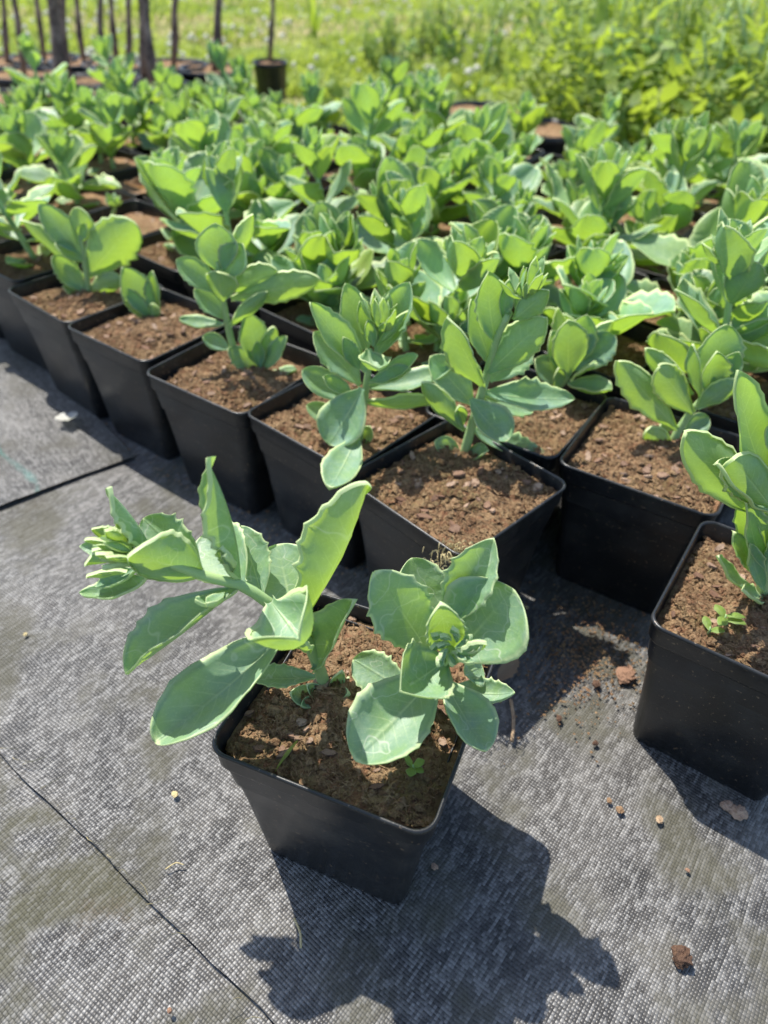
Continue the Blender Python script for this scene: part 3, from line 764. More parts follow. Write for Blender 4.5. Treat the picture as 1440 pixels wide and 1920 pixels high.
# curled heart of the right shoot
hc = at_y(850, 1212, 1.86)
for k in range(15):
    a = k * 2.4; r = 0.012 + 0.0036 * k
    c_ = hc + rt * cos(a) * r + up * sin(a) * r * .8 - fw * rnd(0.0, .03)
    e_ = c_ + rt * cos(a + .9) * .052 + up * sin(a + .9) * .045 - fw * rnd(.02, .05)
    hero_leaf(fs[1], org, c_, e_, .026 + .0012 * k, (-rt * cos(a) - up * sin(a) - fw * .5), .18, .7, .6, (.0, rnd(.85, 1.15)), 0, 0, M_HERO, nu=7)

tc_ = at_y(238, 1035, 1.99); ax_ = (at_y(190, 1022, 1.98) - tc_).normalized()
for k in range(16):
    a = k * 2.4; sd_ = ax_.cross(Vector((0, 1, 0.2))).normalized(); sq_ = ax_.cross(sd_)
    rad = sd_ * cos(a) + sq_ * sin(a)
    c_ = tc_ + rad * (.010 + .0018 * k) - ax_ * .002 * k
    e_ = c_ + ax_ * rnd(.07, .13) + rad * (.004 * k)
    hero_leaf(fs[0], org, c_, e_, rnd(.022, .040), -rad, .10, .6, .3, (rnd(0, .35), rnd(.9, 1.15)), 0, 0, M_HERO, nu=7)

# ---- front row, from the right
random.seed(33)
Hs = H_POT - .12
def fit_base(px, py): return at_z(px, py, Hs)
t, org = pot_thing('sedum in black pot whose near corner spills soil, behind the lone pot', 0.44, 3.571)
b5, s5 = build_pot(t, radians(-45.0), True, 16, 0.07, 1)
Y = 4.0
measured(t, org, Y, [([(868, 862, 0), (884, 800, 0), (908, 720, 0), (930, 640, 0), (952, 590, 0)], .034, .018)], [
    (0, 930, 645, .0, 916, 508, .04, 74, (.25, -.85, .4), .08, .5, .35, .0),
    (0, 925, 690, .05, 884, 560, .10, 60, (.3, -.8, .5), .06, .5, .5, .0),
    (0, 908, 732, -.02, 838, 594, -.04, 70, (-.7, -.5, .5), .0, .45, .55, .22),
    (0, 915, 700, -.03, 1026, 594, -.06, 74, (.25, .75, .6), .0, .4, .4, .16),
    (0, 918, 715, .04, 1000, 640, .14, 60, (.1, -.7, .7), .0, .4, .7, .05),
    (0, 908, 735, .0, 1078, 748, .03, 62, (.1, -.55, .8), .06, .45, .35, .0),
    (0, 900, 742, .05, 1000, 772, .12, 50, (.1, -.4, .9), .05, .4, .6, .1),
    (0, 882, 748, -.06, 954, 826, -.26, 70, (.15, -.55, .8), .10, .6, .9, .05),
    (0, 880, 800, .0, 1022, 852, -.02, 46, (.1, -.5, .9), .10, .4, .8, .0),
    (0, 872, 808, -.03, 790, 716, -.08, 42, (-.6, .3, .7), .05, .5, .5, .12, .3),
    (0, 888, 760, .05, 806, 668, .14, 64, (.2, -.75, .6), .0, .4, .8, .05),
    (0, 864, 850, 0, 816, 828, -.03, 36, (0, -.7, .7), .05, .4, .95, .0),
    (0, 868, 855, -.02, 914, 842, -.10, 34, (0, -.4, .9), .1, .5, .8, .1),
    (0, 945, 605, .02, 955, 524, .03, 30, (.1, -.8, .5), .1, .6, .4, .0),
    (0, 962, 600, -.02, 1030, 544, -.03, 50, (.2, .7, .6), .05, .5, .3, .08),
    (0, 968, 590, .05, 1004, 530, .08, 22, (.1, -.7, .6), .1, .6, .4, .0),
    (0, 966, 580, .02, 980, 525, .02, 16, (.1, -.7, .6), .1, .6, .4, .0),
    (0, 866, 800, .0, 862, 762, -.06, 26, (0, -.7, .6), .1, .5, .8, .1)], teeth=7)
bd = mesh_obj('buds', BUDS[0], t, (at_y(985, 560, Y) - org) * S); bd['kind'] = 'stuff'; bd.color = (.1, 1.1, 0, 1); bd.scale = (1.2,) * 3
# fibrous soil spilling over the torn near corner
v_, f_ = [], []
rng = random.Random(2); cpos = at_z(856, 1048, H_POT - .02) - org
for _ in range(150):
    a = rng.uniform(radians(-175), radians(-5)); o_ = Vector((rng.gauss(0, .07), rng.gauss(.05, .06), rng.gauss(-.02, .012))) + cpos
    L = rng.uniform(.02, .06); d = Vector((cos(a) * .6, sin(a) * .6, -rng.uniform(.0, .35))).normalized(); s_ = d.cross(Vector((0, 0, 1))).normalized() * .005
    b0 = len(v_)
    for q in range(4):
        p_ = o_ + d * L * q / 3 + Vector((0, 0, .02 * sin(q * 1.1)))
        v_ += [p_ - s_ * (1 - q * .25), p_ + s_ * (1 - q * .25), p_ + Vector((0, 0, .006))]
    for q in range(3):
        for e in range(3):
            f_.append((b0 + q * 3 + e, b0 + q * 3 + (e + 1) % 3, b0 + q * 3 + 3 + (e + 1) % 3, b0 + q * 3 + 3 + e))
fib = mesh_obj('coir_fibres', make_mesh('coir_fibres', v_, f_, M_STRAW, False), s5)
fib.matrix_basis = s5.matrix_basis.inverted(); fib['kind'] = 'stuff'

t, org = pot_thing('sedum with a drooping lower leaf hanging over the rim of its black pot', -0.287, 4.324)
build_pot(t, radians(-39.6), True, 16, 0.10, 2)
Y = 4.07
measured(t, org, Y, [([(668, 848, 0), (678, 780, 0), (688, 715, 0), (694, 655, 0)], .034, .018)], [
    (0, 688, 696, -.05, 582, 566, -.16, 62, (.45, -.7, .55), .05, .5, .35, .0),
    (0, 704, 668, .0, 768, 528, .10, 78, (-.45, -.75, .5), .10, .6, .4, .0),
    (0, 690, 662, .05, 648, 530, .16, 62, (.25, -.8, .55), .06, .5, .45, .05),
    (0, 690, 655, -.05, 712, 690, -.30, 62, (.1, .1, 1), .25, .7, .6, .20),
    (0, 674, 694, -.1, 644, 632, -.14, 32, (.2, -.8, .5), .05, .5, .4, .0),
    (0, 676, 722, .0, 588, 622, .10, 60, (.3, -.7, .6), .0, .4, .6, .05),
    (0, 680, 728, -.08, 616, 834, -.26, 84, (-.1, -.7, .7), .04, .35, .95, .0),
    (0, 670, 815, -.20, 620, 914, -.72, 66, (-.1, -.7, .7), .05, .35, .95, .12),
    (0, 662, 752, -.02, 566, 694, .04, 48, (.1, -.75, .6), .02, .4, .9, .10),
    (0, 662, 800, .0, 574, 760, .06, 36, (.1, -.75, .6), .02, .4, .9, .25),
    (0, 664, 740, -.05, 606, 706, -.10, 30, (.1, -.6, .7), .1, .6, .8, .05),
    (0, 692, 726, .0, 846, 690, .04, 50, (.05, -.3, .95), .10, .5, .5, .06),
    (0, 684, 752, .0, 832, 746, .0, 38, (.0, .5, .85), .08, .4, .6, .32),
    (0, 690, 720, -.03, 782, 664, -.05, 36, (.05, -.5, .85), .12, .6, .8, .08),
    (0, 692, 715, -.05, 770, 690, -.08, 34, (.05, -.5, .85), .12, .6, .8, .12),
    (0, 670, 838, .0, 694, 800, .02, 30, (0, -.8, .5), .05, .4, .9, .2),
    (0, 700, 650, .0, 706, 556, .02, 20, (.1, -.8, .4), .1, .7, .3, .15),
    (0, 706, 648, -.02, 766, 580, -.02, 20, (.0, .6, .7), .1, .7, .3, .2),
    (0, 700, 650, -.02, 690, 600, -.03, 24, (.1, -.8, .4), .1, .7, .3, .15),
    (0, 704, 645, .02, 745, 570, .03, 18, (.1, -.8, .4), .1, .7, .3, .2),
    (0, 700, 648, .03, 675, 565, .06, 34, (.1, -.8, .4), .1, .7, .4, .05)], teeth=7)
bd = mesh_obj('buds', BUDS[1], t, (at_y(716, 620, Y) - org) * S); bd['kind'] = 'stuff'; bd.color = (.3, 1.15, 0, 1); bd.scale = (1.3,) * 3

t, org = pot_thing('sedum with a leaning stem and a low side sprout in black pot', -1.13, 4.902)
build_pot(t, radians(-33.6), True, 18, 0.11, 3)
Y = 5.05
measured(t, org, Y, [([(452, 695, .02), (434, 640, .02), (420, 570, .02), (408, 490, .02)], .034, .016), ([(482, 712, 0), (488, 680, 0), (492, 650, 0)], .024, .014)], [
    (0, 412, 512, .0, 404, 418, .05, 78, (.1, -.85, .45), .08, .5, .5, .0),
    (0, 425, 520, -.02, 454, 456, .0, 62, (-.1, -.8, .5), .05, .5, .6, .05),
    (0, 416, 566, -.06, 410, 508, -.10, 60, (.1, .8, .5), .02, .4, .7, .35),
    (0, 414, 550, .0, 330, 486, .0, 50, (.3, -.7, .6), .02, .5, .7, .08),
    (0, 430, 500, .05, 474, 400, .08, 36, (-.4, .7, .5), .05, .5, .4, .35),
    (0, 425, 545, .0, 520, 505, .05, 50, (-.1, .7, .6), .02, .4, .6, .3),
    (0, 432, 560, .02, 602, 522, .02, 56, (-.1, .75, .6), .03, .4, .55, .42),
    (0, 420, 606, -.02, 336, 598, -.06, 30, (0, -.3, .95), .1, .5, .8, .12),
    (0, 432, 655, -.02, 380, 630, -.03, 30, (.1, -.6, .7), .05, .4, .9, .0),
    (0, 430, 610, .0, 502, 546, -.02, 30, (-.2, .6, .7), .05, .5, .6, .2),
    (0, 428, 600, .02, 365, 540, .06, 44, (.3, -.7, .6), .02, .5, .8, .05),
    (1, 490, 690, .0, 464, 586, .02, 58, (.3, -.8, .4), .06, .5, .6, .0),
    (1, 494, 692, .0, 514, 612, .02, 34, (-.3, .7, .5), .05, .5, .7, .3),
    (1, 496, 694, -.03, 536, 630, -.04, 34, (-.3, -.7, .5), .05, .6, .7, .08),
    (1, 486, 700, -.02, 428, 652, -.06, 40, (.2, -.7, .6), .05, .5, .8, .0),
    (1, 496, 706, -.02, 556, 692, -.05, 26, (0, -.2, 1), .05, .5, .8, .2),
    (1, 488, 690, -.04, 482, 640, -.06, 26, (.2, -.8, .4), .1, .7, .6, .0)])

t, org = pot_thing('smallest sedum, one short tuft of leaves in black pot', -1.959, 5.594)
build_pot(t, radians(-35.4), True, 22, 0.09, 0)
measured(t, org, 5.84, [([(292, 618, 0), (290, 602, 0), (286, 585, 0)], .022, .012)], [
    (0, 290, 600, .0, 230, 500, .0, 58, (.45, -.75, .45), .08, .5, .5, .0),
    (0, 288, 604, .0, 226, 540, -.04, 36, (.3, -.6, .7), .08, .5, .6, .12),
    (0, 292, 600, .02, 284, 508, .05, 36, (-.3, -.8, .4), .08, .6, .5, .0),
    (0, 290, 600, -.03, 286, 568, -.06, 24, (.1, .7, .5), .08, .6, .5, .3),
    (0, 296, 612, .0, 318, 602, .0, 22, (0, -.7, .7), .05, .5, .8, .0),
    (0, 286, 612, .0, 274, 616, -.05, 18, (0, -.7, .7), .05, .5, .8, .1)])

t, org = pot_thing('sedum with one wide yellow-edged leaf pointing right, near the left edge', -2.713, 6.205)
build_pot(t, radians(-39.9), True, 14, 0.10, 1)
measured(t, org, 6.3, [([(166, 565, 0), (163, 520, 0), (156, 470, 0), (150, 440, 0)], .03, .016)], [
    (0, 164, 520, .0, 252, 414, .0, 84, (-.35, .7, .6), .02, .35, .8, .30),
    (0, 156, 480, .0, 72, 382, .02, 54, (.4, -.7, .55), .05, .5, .5, .0),
    (0, 150, 460, .0, 146, 388, .02, 46, (.1, .8, .5), .02, .5, .7, .42),
    (0, 160, 548, -.02, 98, 480, -.05, 44, (.3, -.6, .7), .05, .5, .8, .10),
    (0, 154, 490, -.03, 104, 454, -.10, 36, (.2, -.4, .9), .1, .5, .7, .2),
    (0, 164, 550, .0, 228, 520, .0, 38, (-.1, .6, .7), .02, .5, .8, .2),
    (0, 160, 500, .03, 220, 470, .08, 50, (-.1, .7, .7), .02, .4, .7, .5),
    (0, 160, 520, .04, 40, 410, .10, 36, (.2, .6, .7), .02, .5, .6, .35),
    (0, 165, 560, -.02, 118, 535, -.06, 30, (0, -.4, .9), .05, .5, .8, .2),
    (0, 150, 450, -.02, 160, 420, -.03, 26, (.1, -.7, .5), .1, .7, .5, .2)])

t, org = pot_thing('sedum with yellow-green lower leaves in the turned black pot, right side', 1.775, 3.963)
build_pot(t, radians(-30.8), True, 20, 0.075, 2)
measured(t, org, 4.2, [([(1252, 856, 0), (1268, 815, 0), (1296, 772, 0), (1326, 738, 0)], .034, .020)], [
    (0, 1270, 806, -.02, 1156, 676, -.05, 62, (-.3, .7, .65), .0, .4, .5, .30),
    (0, 1300, 775, -.04, 1234, 686, -.10, 62, (-.3, .7, .6), .0, .4, .7, .32),
    (0, 1300, 740, .05, 1208, 652, .10, 40, (-.2, .6, .7), .0, .5, .5, .25),
    (0, 1312, 748, .0, 1296, 646, .02, 34, (-.8, -.4, .4), .05, .6, .5, .0),
    (0, 1332, 730, .05, 1364, 608, .12, 78, (-.1, -.85, .4), .08, .4, .7, .0),
    (0, 1330, 742, -.03, 1346, 660, -.05, 58, (.0, -.85, .4), .12, .7, .5, .0),
    (0, 1342, 735, .0, 1386, 660, .02, 46, (-.3, -.7, .5), .1, .6, .6, .05),
    (0, 1306, 765, -.05, 1386, 712, -.10, 48, (.1, .65, .7), .03, .4, .4, .15),
    (0, 1262, 842, -.02, 1210, 806, -.06, 38, (-.2, .5, .8), .05, .4, .9, .40),
    (0, 1284, 806, .02, 1330, 784, .05, 38, (.1, -.7, .6), .05, .5, .9, .05),
    (0, 1262, 830, .04, 1240, 795, .08, 28, (.1, -.7, .6), .05, .5, .8, .0),
    (0, 1258, 850, -.05, 1290, 868, -.12, 28, (0, -.4, .9), .05, .5, .8, .05),
    (0, 1345, 720, .02, 1385, 690, .03, 44, (.1, -.6, .7), .1, .6, .8, .1)])

t, org = pot_thing('tall sedum in mud-flecked black pot cut off by the right edge', 2.02, 2.60)
bR, sR = build_pot(t, radians(-33.0), True, 22, 0.08, 3)
measured(t, org, 2.74, [([(1428, 1150, 0), (1432, 1080, 0), (1438, 1010, 0), (1448, 900, 0), (1455, 840, 0)], .036, .020)], [
    (0, 1432, 968, -.02, 1282, 808, -.02, 92, (-.35, .6, .7), .04, .45, .55, .22, .1),
    (0, 1452, 930, .0, 1386, 694, .0, 86, (.25, -.8, .5), .06, .5, .35, .0),
    (0, 1448, 960, -.05, 1346, 868, -.14, 68, (-.1, -.3, .95), .06, .5, .95, .18),
    (0, 1445, 950, -.08, 1372, 858, -.14, 80, (-.2, .6, .7), .03, .4, .8, .22),
    (0, 1432, 1080, -.02, 1384, 944, -.02, 46, (-.6, -.6, .4), .06, .6, .5, .15),
    (0, 1436, 1070, -.06, 1404, 938, -.10, 52, (.2, -.8, .4), .06, .6, .5, .05),
    (0, 1432, 1090, -.03, 1378, 1000, -.06, 36, (-.3, -.6, .7), .05, .5, .7, .15),
    (0, 1430, 1118, -.04, 1350, 1040, -.10, 28, (-.3, -.3, .9), .10, .5, .8, .0),
    (0, 1432, 1125, -.05, 1395, 1105, -.14, 40, (-.1, -.3, 1), .05, .5, .8, .35),
    (0, 1434, 1110, -.08, 1408, 1020, -.12, 34, (.1, -.8, .4), .06, .6, .6, .0),
    (0, 1440, 1060, -.04, 1480, 960, -.06, 60, (.1, -.8, .4), .06, .6, .6, .0),
    (0, 1450, 900, .04, 1520, 780, .06, 80, (-.2, -.8, .4), .06, .6, .6, .0),
    (0, 1450, 860, .0, 1500, 740, .0, 80, (-.2, -.8, .4), .06, .6, .4, .0)], teeth=6)
def on_pot_soil(px, py, ox, oy, rz, z):
    d = Matrix.Rotation(-rz, 3, 'Z') @ (at_z(px, py, z) - Vector((ox, oy, z))); return Vector((d.x, d.y, 0.01)) * S
seedling(t, on_pot_soil(1352, 1172, 2.02, 2.60, radians(-33), H_POT - .07), 4, 0.095, sR)
seedling(t, on_pot_soil(1325, 1190, 2.02, 2.60, radians(-33), H_POT - .07), 2, 0.07, sR)

t, org = pot_thing('sedum leaning right on a bent stem, pot tucked behind the spilling one', 0.93, 4.50)
build_pot(t, radians(-33), True, 14, 0.085, 0)
measured(t, org, 4.75, [([(1020, 750, 0), (1040, 732, 0), (1060, 712, 0), (1072, 685, 0)], .03, .020)], [
    (0, 1066, 704, -.03, 1066, 600, -.03, 66, (.05, -.85, .4), .02, .35, .85, .12),
    (0, 1070, 695, .03, 1154, 628, .06, 62, (-.1, -.75, .6), .02, .4, .8, .0),
    (0, 1064, 718, -.05, 1148, 730, -.16, 48, (0, -.2, 1), .16, .8, .9, .28),
    (0, 1052, 722, -.02, 1004, 672, .0, 46, (.2, -.7, .6), .02, .4, .9, .08),
    (0, 1072, 690, .06, 1100, 590, .12, 60, (-.1, -.8, .5), .05, .5, .7, .0),
    (0, 1075, 690, .05, 1150, 600, .12, 40, (-.1, .6, .7), .05, .5, .7, .35),
    (0, 1060, 700, .05, 1035, 620, .08, 50, (.2, -.8, .5), .05, .5, .7, .0),
    (0, 1045, 730, -.03, 1050, 690, -.06, 26, (.2, -.8, .5), .05, .5, .9, .1),
    (0, 1068, 712, -.05, 1120, 680, -.10, 32, (.0, .2, 1), .05, .5, .9, .3),
    (0, 1062, 700, .1, 1045, 575, .16, 34, (.1, .8, .4), .05, .5, .3, .6)])

# ------------------------------------------------------------------ the rest of the block
random.seed(51)
e1 = Vector((.767, -.642)); e2 = Vector((.642, .767)); P4 = Vector((-.287, 4.324))
ORD = ['zeroth', 'first', 'second', 'third', 'fourth', 'fifth', 'sixth', 'seventh', 'eighth', 'ninth', 'tenth', 'eleventh', 'twelfth', 'thirteenth', 'fourteenth', 'fifteenth']
rows = {}
for j in range(0, 10):
    for i in range(-18, 6):
        if j == 0 and i > -4: continue
        c = P4 + e1 * 1.035 * i + e2 * 1.06 * j
        if j == 1: c += e1 * -0.20 + e2 * 0.08
        elif j > 1: c += e1 * (0.33 * sin(j * 2.1)) + e2 * 0.10
        c += Vector((rnd(-.03, .03), rnd(-.03, .03)))
        px, py = proj((c.x, c.y, H_POT))
        if px < -110 or px > 1545 or py > 1180: continue
        if py < (228 if px > 450 else 196): continue
        if px > 880 and py < 240 + (px - 880) * 0.24: continue
        if any((c - Vector(u)).length < 0.93 for u in cells_used): continue
        cells_used.append((c.x, c.y))
        rows.setdefault(j, []).append((px, py, c, i))
EMPTY = {(1, -4), (2, -5), (3, -8), (4, -10)}
for j, lst in rows.items():
    lst.sort(key=lambda q: q[0])
    where = 'front row' if j == 0 else ORD[j + 1] + ' row'
    for n_, (px, py, c, i) in enumerate(lst):
        d = depth((c.x, c.y, 1))
        q = 'mid' if d < 9.5 else 'far'
        empty = (j, i) in EMPTY
        if empty: look = 'nearly bare black pot'
        else: look = ('leafy blue-green sedum in black pot' if d < 10 else 'blurred blue-green sedum in black pot')
        lab = '%s, %s from the front, %s from the left' % (look, where, ORD[n_ + 1])
        t = thing('potted_sedum', lab, 'potted plant', (c.x * S, c.y * S, 0), POTGROUP)
        rz = radians(-38 + rnd(-6, 6))
        build_pot(t, rz, d < 7.6, 9 if d < 8 else (4 if d < 11 else 0), rnd(.08, .12), random.randrange(12))
        zb = H_POT - .12
        if empty:
            shoot(t, (rnd(-.2, .2), rnd(-.2, .2), zb), .22, .2, rnd(0, 6), q, 2, .5); continue
        ns = random.choice([1, 2, 2, 3]) if q == 'mid' else 2
        big = rnd(.92, 1.22)
        for k in range(ns):
            a = rnd(0, 6.28); r = 0.0 if ns == 1 else rnd(.08, .22)
            hh = rnd(.45, 1.1) if k == 0 else rnd(.3, .75)
            shoot(t, (cos(a) * r, sin(a) * r, zb), hh * (1 if q == 'mid' else .92), rnd(.05, .35), a, q, 6 if k == 0 else 5, big * (.95 if k == 0 else .8) * (1 if q == 'mid' else .88))

# ------------------------------------------------------------------ saplings standing behind, upper left
random.seed(77)
def round_pot_mesh(r, h):
    v, f = [], []; n = 24
    prof = [(r * .80, 0), (r * .82, .03), (r * .95, h * .86), (r * 1.0, h * .87), (r * 1.02, h), (r * .97, h), (r * .94, h * .80)]
    for pr, z in prof:
        for k in range(n): v.append((cos(2 * pi * k / n) * pr, sin(2 * pi * k / n) * pr, z))
    for i in range(len(prof) - 1):
        for k in range(n):
            a = i * n + k; b = i * n + (k + 1) % n; f.append((a, b, b + n, a + n))
    me = make_mesh('container', v, f, M_POT); return me
def disc_soil(r, seed):
    v, f = [(0, 0, 0.02)], []; n = 20; R = 5
    for i in range(1, R + 1):
        for k in range(n):
            x, y = cos(2 * pi * k / n) * r * i / R, sin(2 * pi * k / n) * r * i / R
            v.append((x, y, .05 * nz(x, y, 4, seed)))
    for k in range(n): f.append((0, 1 + k, 1 + (k + 1) % n))
    for i in range(R - 1):
        for k in range(n):
            a = 1 + i * n + k; b = 1 + i * n + (k + 1) % n; f.append((a, a + n, b + n, b))
    return make_mesh('soil', v, f, M_SOIL)
CONT = round_pot_mesh(.74, .86); DSOIL = disc_soil(.70, 5)
saps = [  # x at picture top, x/y where the stem meets the soil, thickness px, words
    (98, 117, 178, 21, 'thickest dark stem'), (116, 128, 158, 12, 'thin stem right against the thickest stem'), (25, 46, 142, 10, 'thin dark stem, second from the left edge'),
    (3, 14, 118, 9, 'thin stem at the left edge'), (68, 84, 112, 8, 'slim pale stem just left of the thickest stem'), (143, 158, 118, 10, 'pale stem just right of the thickest stem'),
    (188, 193, 152, 11, 'straight dark stem, second right of the thickest stem'), (208, 220, 124, 9, 'slim stem tilted left of the stem pair'), (243, 240, 132, 10, 'dark upright stem left of the crossing pair'),
    (262, 272, 150, 13, 'left stem of the close pair'), (274, 286, 166, 14, 'right stem of the close pair'), (330, 325, 124, 10, 'single stem right of the close pair'),
    (411, 402, 132, 13, 'lone dark stem before the lawn'), (516, 506, 112, 8, 'rightmost thin stem by a black pot')]
for k, (xt, xb, yb, w, words) in enumerate(saps):
    zs = .8
    B = at_z(xb, yb, zs); dB = depth(B)
    T = at_y(xt, -10, B.y)
    d = (T - B).normalized(); top = B + d * 13
    t = thing('young_tree', 'potted young tree, ' + words, 'tree', (B.x * S, B.y * S, 0), 'young trees behind the sedums')
    c = mesh_obj('container', CONT, t); c.rotation_euler = (0, 0, rnd(0, 6)); c.scale = (1, 1, 1) if xb < 450 else (.55, .55, .9)
    so_ = mesh_obj('soil', DSOIL, t, (0, 0, (.80 if xb < 450 else .70) * S)); so_.scale = (1, 1, 1) if xb < 450 else (.54, .54, 1)
    r = w / F_PX * dB / 2
    pts = [(B - Vector((B.x, B.y, 0))) + d * (13 * q / 26) + Vector((rnd(-.035, .035), rnd(-.035, .035), 0)) * (q > 0) for q in range(27)]
    radii = [r * (1.35 if q % 3 == 1 else rnd(.85, 1.05)) * (1 - .25 * q / 26) for q in range(27)]
    tr = mesh_obj('trunk', tube_mesh('trunk', pts, radii, M_TRUNK, 9, True, .25, k), t)
    for q in range(3, 12):          # side-bud knots
        a = rnd(0, 6.28); p = pts[q] + Vector((cos(a), sin(a), .1)) * r * .9
        v_, f_ = [], []; blob(v_, f_, (0, 0, 0), r * .75, random.Random(q + k), 6, 1.3)
        mesh_obj('bud_knot', make_mesh('bud_knot', v_, f_, M_TRUNK), tr, p * S)
# spare containers with bare soil along the back edge of the block
for (px, py, lab) in ((905, 212, 'bare round black container at the back edge of the sedums'), (1010, 245, 'black container half hidden by weeds behind the sedums'), (20, 188, 'black container rim at the left edge below the stems')):
    B = at_z(px, py, .8)
    t = thing('plant_container', lab, 'plant pot', (B.x * S, B.y * S, 0), 'spare round containers')
    mesh_obj('container', CONT, t); mesh_obj('soil', DSOIL, t, (0, 0, .80 * S))

# ------------------------------------------------------------------ lawn growth, weeds
random.seed(91)
rng = random.Random(91)
back_n = e2                       # far side of the block
def block_edge(x, y):             # positive beyond the pots
    d = Vector((x, y)) - P4
    a, b = d.dot(e1), d.dot(e2)
    return max(b - 9.3, -a - 15 + b * .9)
gv, gf = [], []
def blade(v, f, x, y, z, h, w, a, bend):
    b0 = len(v); cx, sx = cos(a), sin(a); dx, dy = -sx * bend, cx * bend
    v += [(x - cx * w, y - sx * w, z), (x + cx * w, y + sx * w, z), (x - cx * w * .8 + dx * .35 * h, y - sx * w * .8 + dy * .35 * h, z + h * .6), (x + cx * w * .8 + dx * .35 * h, y + sx * w * .8 + dy * .35 * h, z + h * .6), (x + dx * h, y + dy * h, z + h * (1 - .3 * bend))]
    f += [(b0, b0 + 1, b0 + 3, b0 + 2), (b0 + 2, b0 + 3, b0 + 4)]
cnt = 0
while cnt < 60000:
    y = 15 / (1 - rng.random() * (1 - 15 / 75)); x = rng.uniform(-.62, .66) * y
    px, py = proj((x, y, 0))
    if py > (175 if px < 900 else 330) or px < -60 or px > 1500: continue
    cl = mnoise.noise(Vector((x * .35, y * .35, 3))) 
    if (cl < -.18 or abs(y - 33 - .1 * x) < 1.5) and rng.random() < .8: cnt += .3; continue
    sc = .75 + 1.0 * cl
    blade(gv, gf, x, y, -.12, rng.uniform(.25, .62) * sc, rng.uniform(.015, .04) * (y / 25) ** .5, rng.uniform(0, 6.28), rng.uniform(.1, 1.0)); cnt += 1
grass = mesh_obj('grass', make_mesh('grass', gv, gf, M_GRASS, False)); tag(grass, 'short sunlit lawn grass beyond the potted plants', 'grass', kind='stuff')
sv, sf = [], []
for _ in range(14000):             # mown straw lying on the lawn
    y = rng.uniform(24, 60); x = rng.uniform(-.6, .6) * y
    if abs(y - 33 - .1 * x - 3 * mnoise.noise(Vector((x * .12, y * .1, 8)))) > 2.4 and mnoise.noise(Vector((x * .12, y * .30, 8))) < .2: continue
    blade(sv, sf, x, y, rng.uniform(-.08, .12), rng.uniform(.1, .3), .03, rng.uniform(0, 6.28), rng.uniform(1.0, 3.0))
tag(mesh_obj('straw', make_mesh('straw', sv, sf, M_STRAW, False)), 'pale dry mown straw lying on the lawn', 'straw', kind='stuff')
cv, cf = [], []
for _ in range(1100):              # white clover heads
    y = rng.uniform(20, 62); x = rng.uniform(-.6, .5) * y
    if mnoise.noise(Vector((x * .15, y * .15, 5))) < -.1: continue
    blob(cv, cf, (x, y, rng.uniform(.25, .5)), rng.uniform(.06, .125), rng, 7, .9)
tag(mesh_obj('clover_flowers', make_mesh('clover_flowers', cv, cf, M_PETAL)), 'small white clover heads scattered over the lawn', 'flowers', kind='stuff')
# low broad herbs hugging the block's back edge and the ground under the tall weeds
uv_, uf_ = [], []
def small_leaf(v, f, p, a, el, L, w):
    x = Vector((cos(a) * cos(el), sin(a) * cos(el), sin(el))); y = Vector((-sin(a), cos(a), 0)); n = x.cross(y)
    b0 = len(v)
    for t_, ww, zz in ((0, .15, 0), (.35, 1, -.06), (.7, .85, -.04), (1, .05, .05)):
        c_ = p + x * L * t_ + n * L * zz
        v.append(c_ - y * w * ww); v.append(c_ + y * w * ww)
    for k in range(3): f.append((b0 + 2 * k, b0 + 2 * k + 1, b0 + 2 * k + 3, b0 + 2 * k + 2))
cnt = 0
while cnt < 9500:
    y = rng.uniform(11, 34); x = rng.uniform(-2, .66 * y + 2)
    px, py = proj((x, y, 0))
    be = block_edge(x, y)
    if be < .3 or py < 20 or px < 560 or px > 1520: continue
    if px < 950 and (be > 4.5 or rng.random() < .5): continue
    if px >= 950 and be > 9: continue
    top = (.9 if px < 950 else 2.2) * (.5 + .6 * abs(mnoise.noise(Vector((x * .7, y * .7, 1)))) * 1.6)
    small_leaf(uv_, uf_, Vector((x, y, rng.uniform(-.1, 1) * top)), rng.uniform(0, 6.28), rng.uniform(-.2, 1.0), *(lambda q_: (q_, q_ * rng.uniform(.18, .38)))(rng.uniform(.14, .22) + .26 * rng.random() ** 2.5)); cnt += 1
tag(mesh_obj('undergrowth', make_mesh('undergrowth', uv_, uf_, M_UNDER)), 'tangled low green herbs under the taller weeds, upper right', 'undergrowth', kind='stuff')

def herb(label, px, py, h, nl, size, yel):
    B = at_z(px, py, 0); t = thing('leafy_weed', label, 'weed', (B.x * S, B.y * S, -.1 * S), 'weeds behind the sedums')
    for s in range(random.choice([2, 3, 3])):
        a = rnd(0, 6.28); ln = rnd(.05, .3)
        tip = Vector((cos(a) * sin(ln), sin(a) * sin(ln), cos(ln))) * h * rnd(.75, 1.05)
        P = smooth_pts([(0, 0, 0), tip * .5 + Vector((rnd(-.1, .1), rnd(-.1, .1), 0)), tip], 8)
        st = mesh_obj('stem', tube_mesh('stem', P, [.05 - .03 * i / 8 for i in range(9)], M_STEM, 5), t)
        for k in range(nl):
            f = .12 + .88 * k / nl
            put_leaf(st, random.choice(WEEDLEAF), P[min(8, int(f * 8.5))], k * 2.4 + rnd(-.4, .4), rnd(-.1, .9), size * rnd(.7, 1.2) * (1.15 - .5 * f), size * rnd(.7, 1.1), rnd(-.4, .4), (max(0, min(1, yel + rnd(-.3, .3))), rnd(.85, 1.2)))
